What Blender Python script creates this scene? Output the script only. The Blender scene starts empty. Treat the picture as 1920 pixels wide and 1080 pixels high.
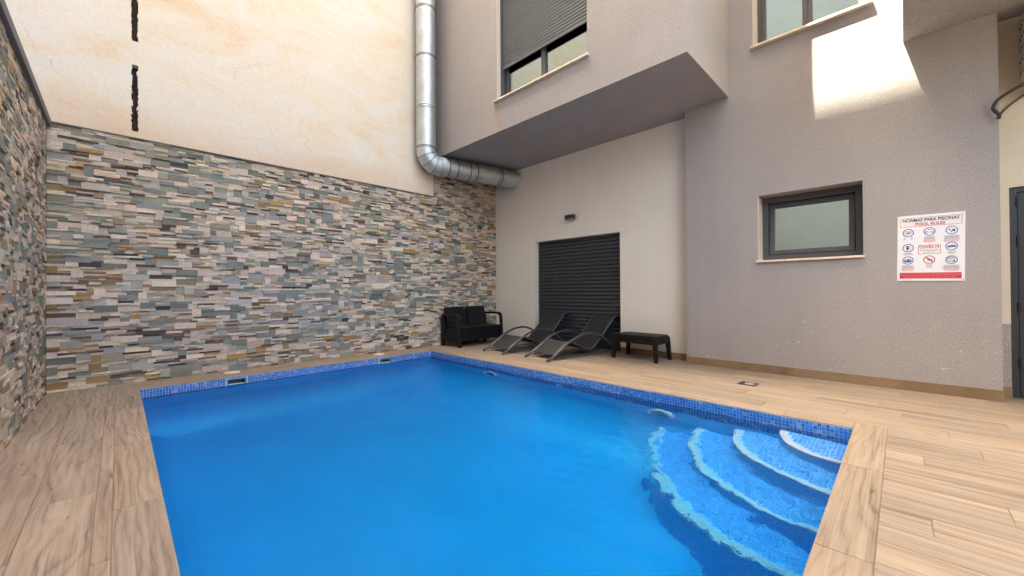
import bpy, math, random
import numpy as np
from mathutils import Vector, Matrix

random.seed(11)
rng = np.random.default_rng(11)
S = bpy.context.scene
COL = S.collection
PI = math.pi

# ------------------------------------------------------------------ camera
CAM = (6.7493, -6.2405, 1.10)
YAW, PITCH, ROLL, FPX = 0.7878, 0.0073, -0.0068, 734.0
def cam_axes():
    F = Vector((-math.cos(YAW)*math.cos(PITCH), math.sin(YAW)*math.cos(PITCH), math.sin(PITCH)))
    R = F.cross(Vector((0, 0, 1))).normalized()
    U = R.cross(F)
    return F, R*math.cos(ROLL)+U*math.sin(ROLL), -R*math.sin(ROLL)+U*math.cos(ROLL)
F_, R_, U_ = cam_axes()
cd = bpy.data.cameras.new('camera'); cam = bpy.data.objects.new('camera', cd); COL.objects.link(cam)
M = Matrix((R_, U_, -F_)).transposed().to_4x4(); M.translation = Vector(CAM)
cam.matrix_world = M
cd.sensor_width = 36; cd.lens = FPX/1920*36; cd.clip_start = 0.05; cd.clip_end = 500
S.camera = cam

# ------------------------------------------------------------------ sky, sun, exposure
SUN = Vector((0.632, 1.0, -2.6)).normalized()          # the way the light travels
W = bpy.data.worlds.new("World"); S.world = W; W.use_nodes = True
nt = W.node_tree; nt.nodes.clear()
wo = nt.nodes.new('ShaderNodeOutputWorld'); bg = nt.nodes.new('ShaderNodeBackground'); sk = nt.nodes.new('ShaderNodeTexSky')
sk.sky_type = 'NISHITA'; sk.sun_disc = False
sk.sun_elevation = math.asin(-SUN.z); sk.sun_rotation = math.radians(212.3)
sk.air_density = 1.0; sk.dust_density = 6.0; sk.ozone_density = 0.3
bg.inputs['Strength'].default_value = 0.15
nt.links.new(sk.outputs[0], bg.inputs[0]); nt.links.new(bg.outputs[0], wo.inputs[0])
sl = bpy.data.lights.new('sun', 'SUN'); sl.energy = 5.0; sl.angle = math.radians(0.5); sl.color = (1, 0.96, 0.90)
so = bpy.data.objects.new('sun', sl); COL.objects.link(so)
so.rotation_euler = SUN.to_track_quat('-Z', 'Y').to_euler(); so.location = (0, -10, 25)
S.view_settings.view_transform = 'Standard'; S.view_settings.look = 'None'
S.view_settings.gamma = 1; S.view_settings.use_curve_mapping = False
S.view_settings.exposure = 3.38
S.view_settings.use_white_balance = True; S.view_settings.white_balance_temperature = 7150; S.view_settings.white_balance_tint = 4
S.render.engine = 'CYCLES'
cy = S.cycles
cy.use_denoising = True
cy.max_bounces = 14; cy.diffuse_bounces = 7; cy.glossy_bounces = 5; cy.transmission_bounces = 10; cy.transparent_max_bounces = 12
cy.caustics_refractive = True; cy.caustics_reflective = False; cy.blur_glossy = 0.3
cy.sample_clamp_indirect = 12

# ------------------------------------------------------------------ materials
def new_mat(name):
    m = bpy.data.materials.new(name); m.use_nodes = True
    t = m.node_tree
    return m, t, t.nodes['Principled BSDF']
def N(t, kind, **kw):
    n = t.nodes.new('ShaderNode'+kind)
    for k, v in kw.items():
        if k in n.inputs: n.inputs[k].default_value = v
        else: setattr(n, k, v)
    return n
def L(t, a, b): t.links.new(a, b)
def mul(t, a, b):
    n = N(t, 'Math', operation='MULTIPLY'); L(t, a, n.inputs[0])
    if isinstance(b, (int, float)): n.inputs[1].default_value = b
    else: L(t, b, n.inputs[1])
    return n.outputs[0]
def ramp(t, src, stops, mode='LINEAR'):
    r = N(t, 'ValToRGB'); r.color_ramp.interpolation = mode
    e = r.color_ramp.elements
    while len(e) < len(stops): e.new(0.5)
    for q, (p, c) in zip(e, stops):
        q.position = p; q.color = (*c, 1) if len(c) == 3 else c
    L(t, src, r.inputs[0]); return r.outputs[0]
def mapping(t, src, scale=(1, 1, 1), rot=(0, 0, 0)):
    m = N(t, 'Mapping'); L(t, src, m.inputs[0]); m.inputs['Scale'].default_value = scale; m.inputs['Rotation'].default_value = rot
    return m.outputs[0]
def noise(t, vec, scale, detail=4, rough=0.55, dist=0.0):
    n = N(t, 'TexNoise', Scale=scale, Detail=detail, Roughness=rough, Distortion=dist); L(t, vec, n.inputs['Vector']); return n.outputs[0]
def mixc(t, fac, a, b, mode='MIX'):
    m = N(t, 'Mix', data_type='RGBA', blend_type=mode)
    for s, v in ((m.inputs[0], fac), (m.inputs[6], a), (m.inputs[7], b)):
        if hasattr(v, 'node'): L(t, v, s)
        elif isinstance(v, (tuple, list)): s.default_value = (*v, 1) if len(v) == 3 else v
        else: s.default_value = v
    return m.outputs[2]
def bump(t, bsdf, h, strength, dist=0.01):
    b = N(t, 'Bump', Strength=strength, Distance=dist); L(t, h, b.inputs['Height']); L(t, b.outputs[0], bsdf.inputs['Normal']); return b
def pos(t): return N(t, 'NewGeometry').outputs['Position']

def plain(name, col, rough=0.6, metal=0.0, var=0.12, scale=30, spec=0.5, bmp=0.0):
    m, t, b = new_mat(name)
    c = N(t, 'TexCoord').outputs['Object']
    n = noise(t, c, scale, 4)
    d = tuple(x*(1-var) for x in col); u = tuple(min(1, x*(1+var)) for x in col)
    L(t, ramp(t, n, [(0.3, d), (0.7, u)]), b.inputs['Base Color'])
    b.inputs['Roughness'].default_value = rough; b.inputs['Metallic'].default_value = metal
    b.inputs['Specular IOR Level'].default_value = spec
    if bmp: bump(t, b, noise(t, c, scale*4, 3), bmp, 0.002)
    return m

def stucco(name, col, grain=260, strength=0.5, blot=0.06, scuff=0.0, lo=0.85, sk=0.015):
    m, t, b = new_mat(name)
    p = pos(t)
    n1 = noise(t, p, 1.3, 5); n2 = noise(t, p, grain, 5, 0.75)
    c = ramp(t, n1, [(0.3, tuple(x*(1-blot) for x in col)), (0.7, tuple(min(1, x*(1+blot)) for x in col))])
    stk = ramp(t, noise(t, mapping(t, p, (7, 7, 0.35)), 1.0, 5, 0.65), [(0.3, (1-sk, 1-sk, 1-sk*1.1)), (0.6, (1, 1, 1))])
    c = mixc(t, 1.0, c, stk, 'MULTIPLY')
    c2 = ramp(t, n2, [(0.34, (lo, lo, lo)), (0.66, (1.0, 1.0, 1.0))])
    c = mixc(t, 1.0, c, c2, 'MULTIPLY')
    if name == 'grey_render':
        # rust run below the end of the bay window sill
        q = N(t, 'SeparateXYZ'); L(t, p, q.inputs[0])
        wx_ = N(t, 'Math', operation='ADD'); L(t, q.outputs[0], wx_.inputs[0]); L(t, mul(t, noise(t, p, 5, 3), 0.06), wx_.inputs[1])
        ds = N(t, 'Math', operation='SUBTRACT'); L(t, wx_.outputs[0], ds.inputs[0]); ds.inputs[1].default_value = 1.935
        ab = N(t, 'Math', operation='ABSOLUTE'); L(t, ds.outputs[0], ab.inputs[0])
        k1 = N(t, 'MapRange'); L(t, ab.outputs[0], k1.inputs[0]); k1.inputs[1].default_value = 0.006; k1.inputs[2].default_value = 0.035; k1.inputs[3].default_value = 0.6; k1.inputs[4].default_value = 0.0
        k2 = N(t, 'MapRange'); L(t, q.outputs[2], k2.inputs[0]); k2.inputs[1].default_value = 4.24; k2.inputs[2].default_value = 4.29; k2.inputs[3].default_value = 1.0; k2.inputs[4].default_value = 0.0
        c = mixc(t, mul(t, k1.outputs[0], k2.outputs[0]), c, (0.50, 0.30, 0.15))
    if scuff:
        # pale rubbed marks low on the wall
        s = noise(t, mapping(t, p, (1, 1, 2.2)), 9, 6, 0.7)
        k = ramp(t, s, [(0.635, (0, 0, 0)), (0.70, (1, 1, 1))])
        z = N(t, 'SeparateXYZ'); L(t, p, z.inputs[0])
        h = N(t, 'MapRange'); L(t, z.outputs[2], h.inputs[0]); h.inputs[1].default_value = 0.15; h.inputs[2].default_value = 1.0
        h.inputs[3].default_value = scuff; h.inputs[4].default_value = 0.0
        c = mixc(t, mul(t, k, h.outputs[0]), c, tuple(min(1, x*1.8+.08) for x in col))
    L(t, c, b.inputs['Base Color'])
    b.inputs['Roughness'].default_value = 0.95; b.inputs['Specular IOR Level'].default_value = 0.2
    hgt = N(t, 'Math', operation='ADD'); L(t, n2, hgt.inputs[0]); L(t, mul(t, noise(t, p, grain*0.3, 2), 0.8), hgt.inputs[1])
    bump(t, b, hgt.outputs[0], strength, 0.004)
    return m

def wood(name, light, mid, dark, amp, freq, grain=0.4, ring=0.3):
    m, t, b = new_mat(name)
    oc = N(t, 'TexCoord').outputs['Object']
    rnd = N(t, 'ObjectInfo').outputs['Random']
    off = N(t, 'CombineXYZ')
    L(t, mul(t, rnd, 37.0), off.inputs[0]); L(t, mul(t, rnd, 91.0), off.inputs[1]); L(t, mul(t, rnd, 13.0), off.inputs[2])
    v = N(t, 'VectorMath', operation='ADD'); L(t, oc, v.inputs[0]); L(t, off.outputs[0], v.inputs[1])
    v = v.outputs[0]
    n1 = noise(t, mapping(t, v, (1.1, 3.6, 1)), 1.0, 2.5, 0.45, 0.4)
    sy = N(t, 'SeparateXYZ'); L(t, v, sy.inputs[0])
    a = N(t, 'Math', operation='ADD'); L(t, mul(t, sy.outputs[1], 4.0), a.inputs[0]); L(t, mul(t, n1, amp), a.inputs[1])
    wob = noise(t, mapping(t, v, (5, 16, 1)), 1.0, 3, 0.6)
    a2 = N(t, 'Math', operation='ADD'); L(t, a.outputs[0], a2.inputs[0]); L(t, mul(t, wob, 0.16), a2.inputs[1])
    sn = N(t, 'Math', operation='SINE'); L(t, mul(t, a2.outputs[0], freq), sn.inputs[0])
    rg = N(t, 'MapRange'); L(t, sn.outputs[0], rg.inputs[0]); rg.inputs[1].default_value = -1; rg.inputs[2].default_value = 1
    sharp = N(t, 'Math', operation='POWER'); L(t, rg.outputs[0], sharp.inputs[0]); sharp.inputs[1].default_value = 0.38
    # the rings come and go over the board
    msk = ramp(t, noise(t, mapping(t, v, (1.3, 7, 1)), 1.0, 3, 0.6), [(0.36, (0.15,)*3), (0.66, (1.0,)*3)])
    inv = N(t, 'Math', operation='SUBTRACT'); inv.inputs[0].default_value = 1.0; L(t, sharp.outputs[0], inv.inputs[1])
    ringd = mul(t, mul(t, inv.outputs[0], msk), ring)
    fine = noise(t, mapping(t, v, (2.0, 95, 1)), 1.0, 6, 0.7)
    streak = noise(t, mapping(t, v, (1.0, 24, 1)), 1.0, 4, 0.6)
    broad = noise(t, mapping(t, v, (0.8, 5, 1)), 1.0, 4, 0.6)
    s = N(t, 'Math', operation='ADD'); L(t, mul(t, streak, 0.50), s.inputs[0]); L(t, mul(t, fine, grain), s.inputs[1])
    s1 = N(t, 'Math', operation='ADD'); L(t, s.outputs[0], s1.inputs[0]); L(t, mul(t, broad, 0.35), s1.inputs[1])
    s2 = N(t, 'Math', operation='SUBTRACT'); L(t, s1.outputs[0], s2.inputs[0]); L(t, ringd, s2.inputs[1])
    tot = 0.25+grain*0.5+0.175-ring*0.12
    c = ramp(t, s2.outputs[0], [(tot-0.21, dark), (tot-0.03, mid), (tot+0.15, light)])
    tint = ramp(t, rnd, [(0.0, (0.84, 0.85, 0.86)), (0.25, (1.04, 0.99, 0.92)), (0.5, (0.92, 0.90, 0.88)), (0.75, (1.08, 1.03, 0.96)), (1.0, (0.98, 0.99, 1.0))])
    c = mixc(t, 1.0, c, tint, 'MULTIPLY')
    ln = ramp(t, noise(t, mapping(t, v, (0.55, 38, 1)), 1.0, 5, 0.7), [(0.30, (0.58, 0.55, 0.54)), (0.44, (1, 1, 1))])
    c = mixc(t, 0.85, c, ln, 'MULTIPLY')
    kn = ramp(t, noise(t, mapping(t, v, (5, 22, 1)), 1.0, 2, 0.5), [(0.24, (0.6, 0.56, 0.55)), (0.31, (1, 1, 1))])
    c = mixc(t, 1.0, c, kn, 'MULTIPLY')
    L(t, c, b.inputs['Base Color'])
    b.inputs['Roughness'].default_value = 0.55; b.inputs['Specular IOR Level'].default_value = 0.3
    bump(t, b, s2.outputs[0], 0.25, 0.002)
    return m

def tinted(name, rough=0.85, bmp=0.6, sc=45, spec=0.3, var=0.25):
    """colour of each stone or tile comes from its own 'tint' attribute"""
    m, t, b = new_mat(name)
    at = N(t, 'Attribute', attribute_name='tint')
    p = pos(t)
    n = noise(t, mapping(t, p, (1, 1, 1.8)), sc, 5, 0.65)
    k = ramp(t, n, [(0.25, (1-var, 1-var, 1-var)), (0.75, (1+var*0.7,)*3)])
    c = mixc(t, 1.0, at.outputs['Color'], k, 'MULTIPLY')
    L(t, c, b.inputs['Base Color']); b.inputs['Roughness'].default_value = rough; b.inputs['Specular IOR Level'].default_value = spec
    if bmp: bump(t, b, n, bmp, 0.006)
    return m

MAT = {}
MAT['grey_render'] = stucco('grey_render', (0.47, 0.43, 0.405), 75, 0.7, 0.04, 0.0, 0.54, 0.04)
MAT['grey_wall'] = stucco('grey_wall', (0.435, 0.398, 0.374), 75, 0.7, 0.04, 0.75, 0.64, 0.04)
MAT['beige_render'] = stucco('beige_render', (0.86, 0.79, 0.67), 110, 0.15, 0.03, 0.0, 0.93)
MAT['yellow_render'] = stucco('yellow_render', (0.70, 0.61, 0.47), 150, 0.15, 0.04)
MAT['pale_render'] = stucco('pale_render', (0.66, 0.58, 0.53), 60, 0.2, 0.05)
MAT['wood_deck'] = wood('wood_deck', (0.355, 0.283, 0.214), (0.268, 0.206, 0.151), (0.130, 0.095, 0.068), 0.20, 26.0, 0.42, 0.16)
MAT['wood_coping'] = wood('wood_coping', (0.345, 0.270, 0.198), (0.268, 0.203, 0.145), (0.145, 0.105, 0.076), 0.85, 34.0, 0.42, 0.22)
MAT['wood_figured'] = wood('wood_figured', (0.365, 0.285, 0.218), (0.275, 0.206, 0.155), (0.150, 0.108, 0.082), 1.1, 36.0, 0.46, 0.21)
MAT['wood_skirting'] = wood('wood_skirting', (0.33, 0.235, 0.145), (0.25, 0.172, 0.103), (0.16, 0.106, 0.064), 0.3, 22.0, 0.4, 0.14)
MAT['stone'] = tinted('stone')
MAT['tile'] = tinted('tile', 0.15, 0.0, 20, 0.5, 0.12)
MAT['grout'] = plain('grout', (0.50, 0.52, 0.55), 0.9)
MAT['deck_grout'] = plain('deck_grout', (0.22, 0.15, 0.10), 0.95)
MAT['mortar'] = plain('mortar', (0.10, 0.09, 0.085), 0.95)
MAT['trim_grey'] = plain('trim_grey', (0.16, 0.15, 0.145), 0.8)
MAT['anthracite'] = plain('anthracite', (0.030, 0.033, 0.037), 0.45, 0.0, 0.08)
MAT['shutter_dark'] = plain('shutter_dark', (0.044, 0.049, 0.053), 0.40, 0.0, 0.05)
MAT['shutter_grey'] = plain('shutter_grey', (0.105, 0.116, 0.120), 0.45, 0.0, 0.04)
MAT['frame_grey'] = plain('frame_grey', (0.075, 0.075, 0.08), 0.45, 0.0, 0.05)
MAT['sill'] = plain('sill', (0.76, 0.62, 0.46), 0.6, 0.0, 0.10, 14)
MAT['jamb'] = plain('jamb', (0.62, 0.53, 0.46), 0.8, 0.0, 0.05)
MAT['blind_dark'] = plain('blind_dark', (0.15, 0.155, 0.14), 0.9, 0.0, 0.03)
MAT['resin'] = plain('resin', (0.006, 0.005, 0.005), 0.5, 0.0, 0.15, 60, 0.35, 0.25)
MAT['lounger_steel'] = plain('lounger_steel', (0.050, 0.055, 0.062), 0.38, 0.0, 0.06)
MAT['white_plastic'] = plain('white_plastic', (0.78, 0.77, 0.72), 0.5, 0.0, 0.03)
MAT['lid'] = plain('lid', (0.60, 0.55, 0.45), 0.55, 0.0, 0.05)
MAT['black'] = plain('black', (0.008, 0.008, 0.008), 0.6)
MAT['rubber'] = plain('rubber', (0.02, 0.022, 0.026), 0.6)
MAT['cable_brown'] = plain('cable_brown', (0.12, 0.08, 0.05), 0.6)
MAT['ac_cream'] = plain('ac_cream', (0.62, 0.55, 0.44), 0.5, 0.0, 0.05)
MAT['curtain'] = plain('curtain', (0.86, 0.88, 0.83), 0.9, 0.0, 0.05)
MAT['blind'] = plain('blind', (0.40, 0.41, 0.37), 0.9, 0.0, 0.03)
MAT['dirt_wood'] = plain('dirt_wood', (0.045, 0.024, 0.014), 0.95, 0.0, 0.5, 25)
MAT['ground'] = plain('ground', (0.20, 0.18, 0.16), 0.95, 0.0, 0.2, 2)
MAT['chrome'] = plain('chrome', (0.6, 0.6, 0.6), 0.25, 1.0, 0.05)
MAT['sign_white'] = plain('sign_white', (0.78, 0.78, 0.77), 0.35, 0.0, 0.01)
MAT['ink_navy'] = plain('ink_navy', (0.025, 0.03, 0.07), 0.5, 0.0, 0.02)
MAT['ink_red'] = plain('ink_red', (0.60, 0.02, 0.05), 0.45, 0.0, 0.02)
MAT['ink_blue'] = plain('ink_blue', (0.03, 0.13, 0.45), 0.45, 0.0, 0.02)
MAT['ink_grey'] = plain('ink_grey', (0.30, 0.31, 0.33), 0.5, 0.0, 0.02)
MAT['ink_pink'] = plain('ink_pink', (0.72, 0.30, 0.32), 0.5, 0.0, 0.02)
MAT['ink_sky'] = plain('ink_sky', (0.10, 0.42, 0.62), 0.5, 0.0, 0.02)

def cream_wall():
    m, t, b = new_mat('old_cream_plaster')
    p = pos(t)
    w = noise(t, p, 0.9, 4, 0.6, 0.6)
    bl = noise(t, mapping(t, p, (1, 0.55, 1.5)), 1.15, 8, 0.72, 0.8)
    c = ramp(t, bl, [(0.40, (0.82, 0.75, 0.655)), (0.54, (0.82, 0.70, 0.545)), (0.69, (0.80, 0.585, 0.39))])
    fine = noise(t, p, 34, 6, 0.7)
    c = mixc(t, 1.0, c, ramp(t, fine, [(0.25, (0.90, 0.88, 0.85)), (0.6, (1, 1, 1))]), 'MULTIPLY')
    # rusty stain running along the bottom edge of the plaster
    z = N(t, 'SeparateXYZ'); L(t, p, z.inputs[0])
    mr = N(t, 'MapRange'); L(t, z.outputs[2], mr.inputs[0]); mr.inputs[1].default_value = 3.03; mr.inputs[2].default_value = 3.5
    mr.inputs[3].default_value = 0.75; mr.inputs[4].default_value = 0.0
    c = mixc(t, mul(t, mr.outputs[0], w), c, (0.62, 0.33, 0.15))
    v = N(t, 'TexVoronoi', feature='DISTANCE_TO_EDGE', Scale=0.62)
    wv = N(t, 'VectorMath', operation='ADD'); L(t, p, wv.inputs[0])
    nn = N(t, 'TexNoise', Scale=1.7, Detail=5.0, Roughness=0.6); L(t, p, nn.inputs['Vector'])
    sc = N(t, 'VectorMath', operation='SCALE'); L(t, nn.outputs['Color'], sc.inputs[0]); sc.inputs['Scale'].default_value = 0.55
    L(t, sc.outputs[0], wv.inputs[1]); L(t, wv.outputs[0], v.inputs['Vector'])
    cr = ramp(t, v.outputs['Distance'], [(0.0, (1, 1, 1)), (0.0028, (0, 0, 0))])
    mk = ramp(t, noise(t, p, 0.8, 3), [(0.56, (0, 0, 0)), (0.62, (1, 1, 1))])
    k = mul(t, cr, mk)
    c = mixc(t, mul(t, k, 0.28), c, (0.30, 0.21, 0.14))
    L(t, c, b.inputs['Base Color']); b.inputs['Roughness'].default_value = 0.95; b.inputs['Specular IOR Level'].default_value = 0.15
    h = N(t, 'Math', operation='SUBTRACT'); L(t, noise(t, p, 9, 7, 0.7), h.inputs[0]); L(t, k, h.inputs[1])
    bump(t, b, h.outputs[0], 0.35, 0.012)
    return m
MAT['cream'] = cream_wall()

def galvanised():
    m, t, b = new_mat('galvanised_steel')
    oc = N(t, 'TexCoord').outputs['Object']
    v = N(t, 'TexVoronoi', Scale=22.0); L(t, oc, v.inputs['Vector'])
    n = noise(t, oc, 5, 5)
    c = ramp(t, n, [(0.3, (0.50, 0.53, 0.535)), (0.7, (0.66, 0.69, 0.69))])
    c = mixc(t, 0.10, c, v.outputs['Color'], 'SOFT_LIGHT')
    L(t, c, b.inputs['Base Color']); b.inputs['Metallic'].default_value = 1.0
    r = N(t, 'MapRange'); L(t, n, r.inputs[0]); r.inputs[3].default_value = 0.44; r.inputs[4].default_value = 0.62; L(t, r.outputs[0], b.inputs['Roughness'])
    bump(t, b, n, 0.12, 0.01)
    return m
MAT['galv'] = galvanised()
MAT['seam'] = plain('seam', (0.16, 0.165, 0.165), 0.5, 1.0, 0.1)

def pool_lining(name, base, size=0.0275, pat=True):
    m, t, b = new_mat(name)
    p = pos(t)
    n = noise(t, p, 0.9, 4)
    c = ramp(t, n, [(0.3, tuple(x*0.93 for x in base)), (0.7, tuple(min(1, x*1.07) for x in base))])
    if pat:
        s = N(t, 'SeparateXYZ'); L(t, p, s.inputs[0])
        a = N(t, 'Math', operation='ADD'); L(t, s.outputs[0], a.inputs[0]); L(t, s.outputs[1], a.inputs[1])
        cb = N(t, 'CombineXYZ'); L(t, a.outputs[0], cb.inputs[0]); L(t, s.outputs[2], cb.inputs[1])
        br = N(t, 'TexBrick', offset=0.0, Scale=1.0); L(t, cb.outputs[0], br.inputs['Vector'])
        br.inputs['Brick Width'].default_value = size; br.inputs['Row Height'].default_value = size; br.inputs['Mortar Size'].default_value = 0.0016
        br.inputs['Color1'].default_value = (1.1, 1.1, 1.1, 1); br.inputs['Color2'].default_value = (0.8, 0.85, 0.9, 1); br.inputs['Mortar'].default_value = (1.5, 1.3, 1.1, 1)
        c = mixc(t, 1.0, c, br.outputs['Color'], 'MULTIPLY')
    L(t, c, b.inputs['Base Color']); b.inputs['Roughness'].default_value = 0.35
    return m
MAT['pool_wall'] = pool_lining('pool_wall', (0.06, 0.50, 0.86))
MAT['pool_floor'] = pool_lining('pool_floor', (0.04, 0.445, 0.78), pat=False)
MAT['step_tread'] = pool_lining('step_tread', (0.34, 0.62, 0.92), pat=False)

def glass(name, tint=(0.75, 0.82, 0.80), refl=0.22):
    m = bpy.data.materials.new(name); m.use_nodes = True; t = m.node_tree; t.nodes.clear()
    o = N(t, 'OutputMaterial'); mx = N(t, 'MixShader'); tr = N(t, 'BsdfTransparent'); gl = N(t, 'BsdfGlossy', Roughness=0.01)
    tr.inputs[0].default_value = (*tint, 1); gl.inputs[0].default_value = (0.80, 0.95, 0.92, 1)
    fr = N(t, 'Fresnel', IOR=1.5); ad = N(t, 'Math', operation='ADD'); L(t, fr.outputs[0], ad.inputs[0]); ad.inputs[1].default_value = refl
    n = noise(t, pos(t), 0.7, 1); bp = N(t, 'Bump', Strength=0.02, Distance=0.05); L(t, n, bp.inputs['Height']); L(t, bp.outputs[0], gl.inputs['Normal'])
    L(t, ad.outputs[0], mx.inputs[0]); L(t, tr.outputs[0], mx.inputs[1]); L(t, gl.outputs[0], mx.inputs[2]); L(t, mx.outputs[0], o.inputs[0])
    return m
MAT['glass'] = glass('window_glass', (0.66, 0.80, 0.78), 0.34)
MAT['skimmer_grey'] = plain('skimmer_grey', (0.30, 0.36, 0.40), 0.5)
MAT['nosing'] = plain('nosing', (0.68, 0.585, 0.70), 0.4)
MAT['clear_glass'] = glass('clear_glass', (0.76, 0.88, 0.85), 0.42)
MAT['lens'] = plain('lens', (0.06, 0.33, 0.46), 0.1)

def water_mat():
    m = bpy.data.materials.new('pool_water'); m.use_nodes = True; t = m.node_tree; t.nodes.clear()
    o = N(t, 'OutputMaterial'); g = N(t, 'BsdfRefraction', Roughness=0.0, IOR=1.33); gl = N(t, 'BsdfGlossy', Roughness=0.0)
    va = N(t, 'VolumeAbsorption', Density=1.05); va.inputs[0].default_value = (0.0, 0.845, 0.975, 1); L(t, va.outputs[0], o.inputs['Volume'])
    p = pos(t)
    n1 = noise(t, mapping(t, p, (1.7, 1.0, 1), (0, 0, 0.7)), 9, 3, 0.55, 0.8)
    bp = N(t, 'Bump', Strength=0.5, Distance=0.008); L(t, n1, bp.inputs['Height'])
    fr = N(t, 'Fresnel', IOR=1.33)
    for q in (g, gl, fr): L(t, bp.outputs[0], q.inputs['Normal'])
    # soft sheen from above, full internal reflection from below
    bf = N(t, 'MapRange'); L(t, N(t, 'NewGeometry').outputs['Backfacing'], bf.inputs[0]); bf.inputs[3].default_value = 0.38; bf.inputs[4].default_value = 1.0
    mx = N(t, 'MixShader'); L(t, mul(t, fr.outputs[0], bf.outputs[0]), mx.inputs[0]); L(t, g.outputs[0], mx.inputs[1]); L(t, gl.outputs[0], mx.inputs[2])
    L(t, mx.outputs[0], o.inputs['Surface'])
    return m
MAT['water'] = water_mat()

def textilene():
    m, t, b = new_mat('textilene')
    oc = N(t, 'TexCoord').outputs['Object']
    ck = N(t, 'TexChecker', Scale=160.0); L(t, oc, ck.inputs[0]); ck.inputs[1].default_value = (0.030, 0.029, 0.030, 1); ck.inputs[2].default_value = (0.016, 0.016, 0.017, 1)
    L(t, ck.outputs[0], b.inputs['Base Color']); b.inputs['Roughness'].default_value = 0.6
    bump(t, b, ck.outputs[1], 0.3, 0.001)
    return m
MAT['textilene'] = textilene()

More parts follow.
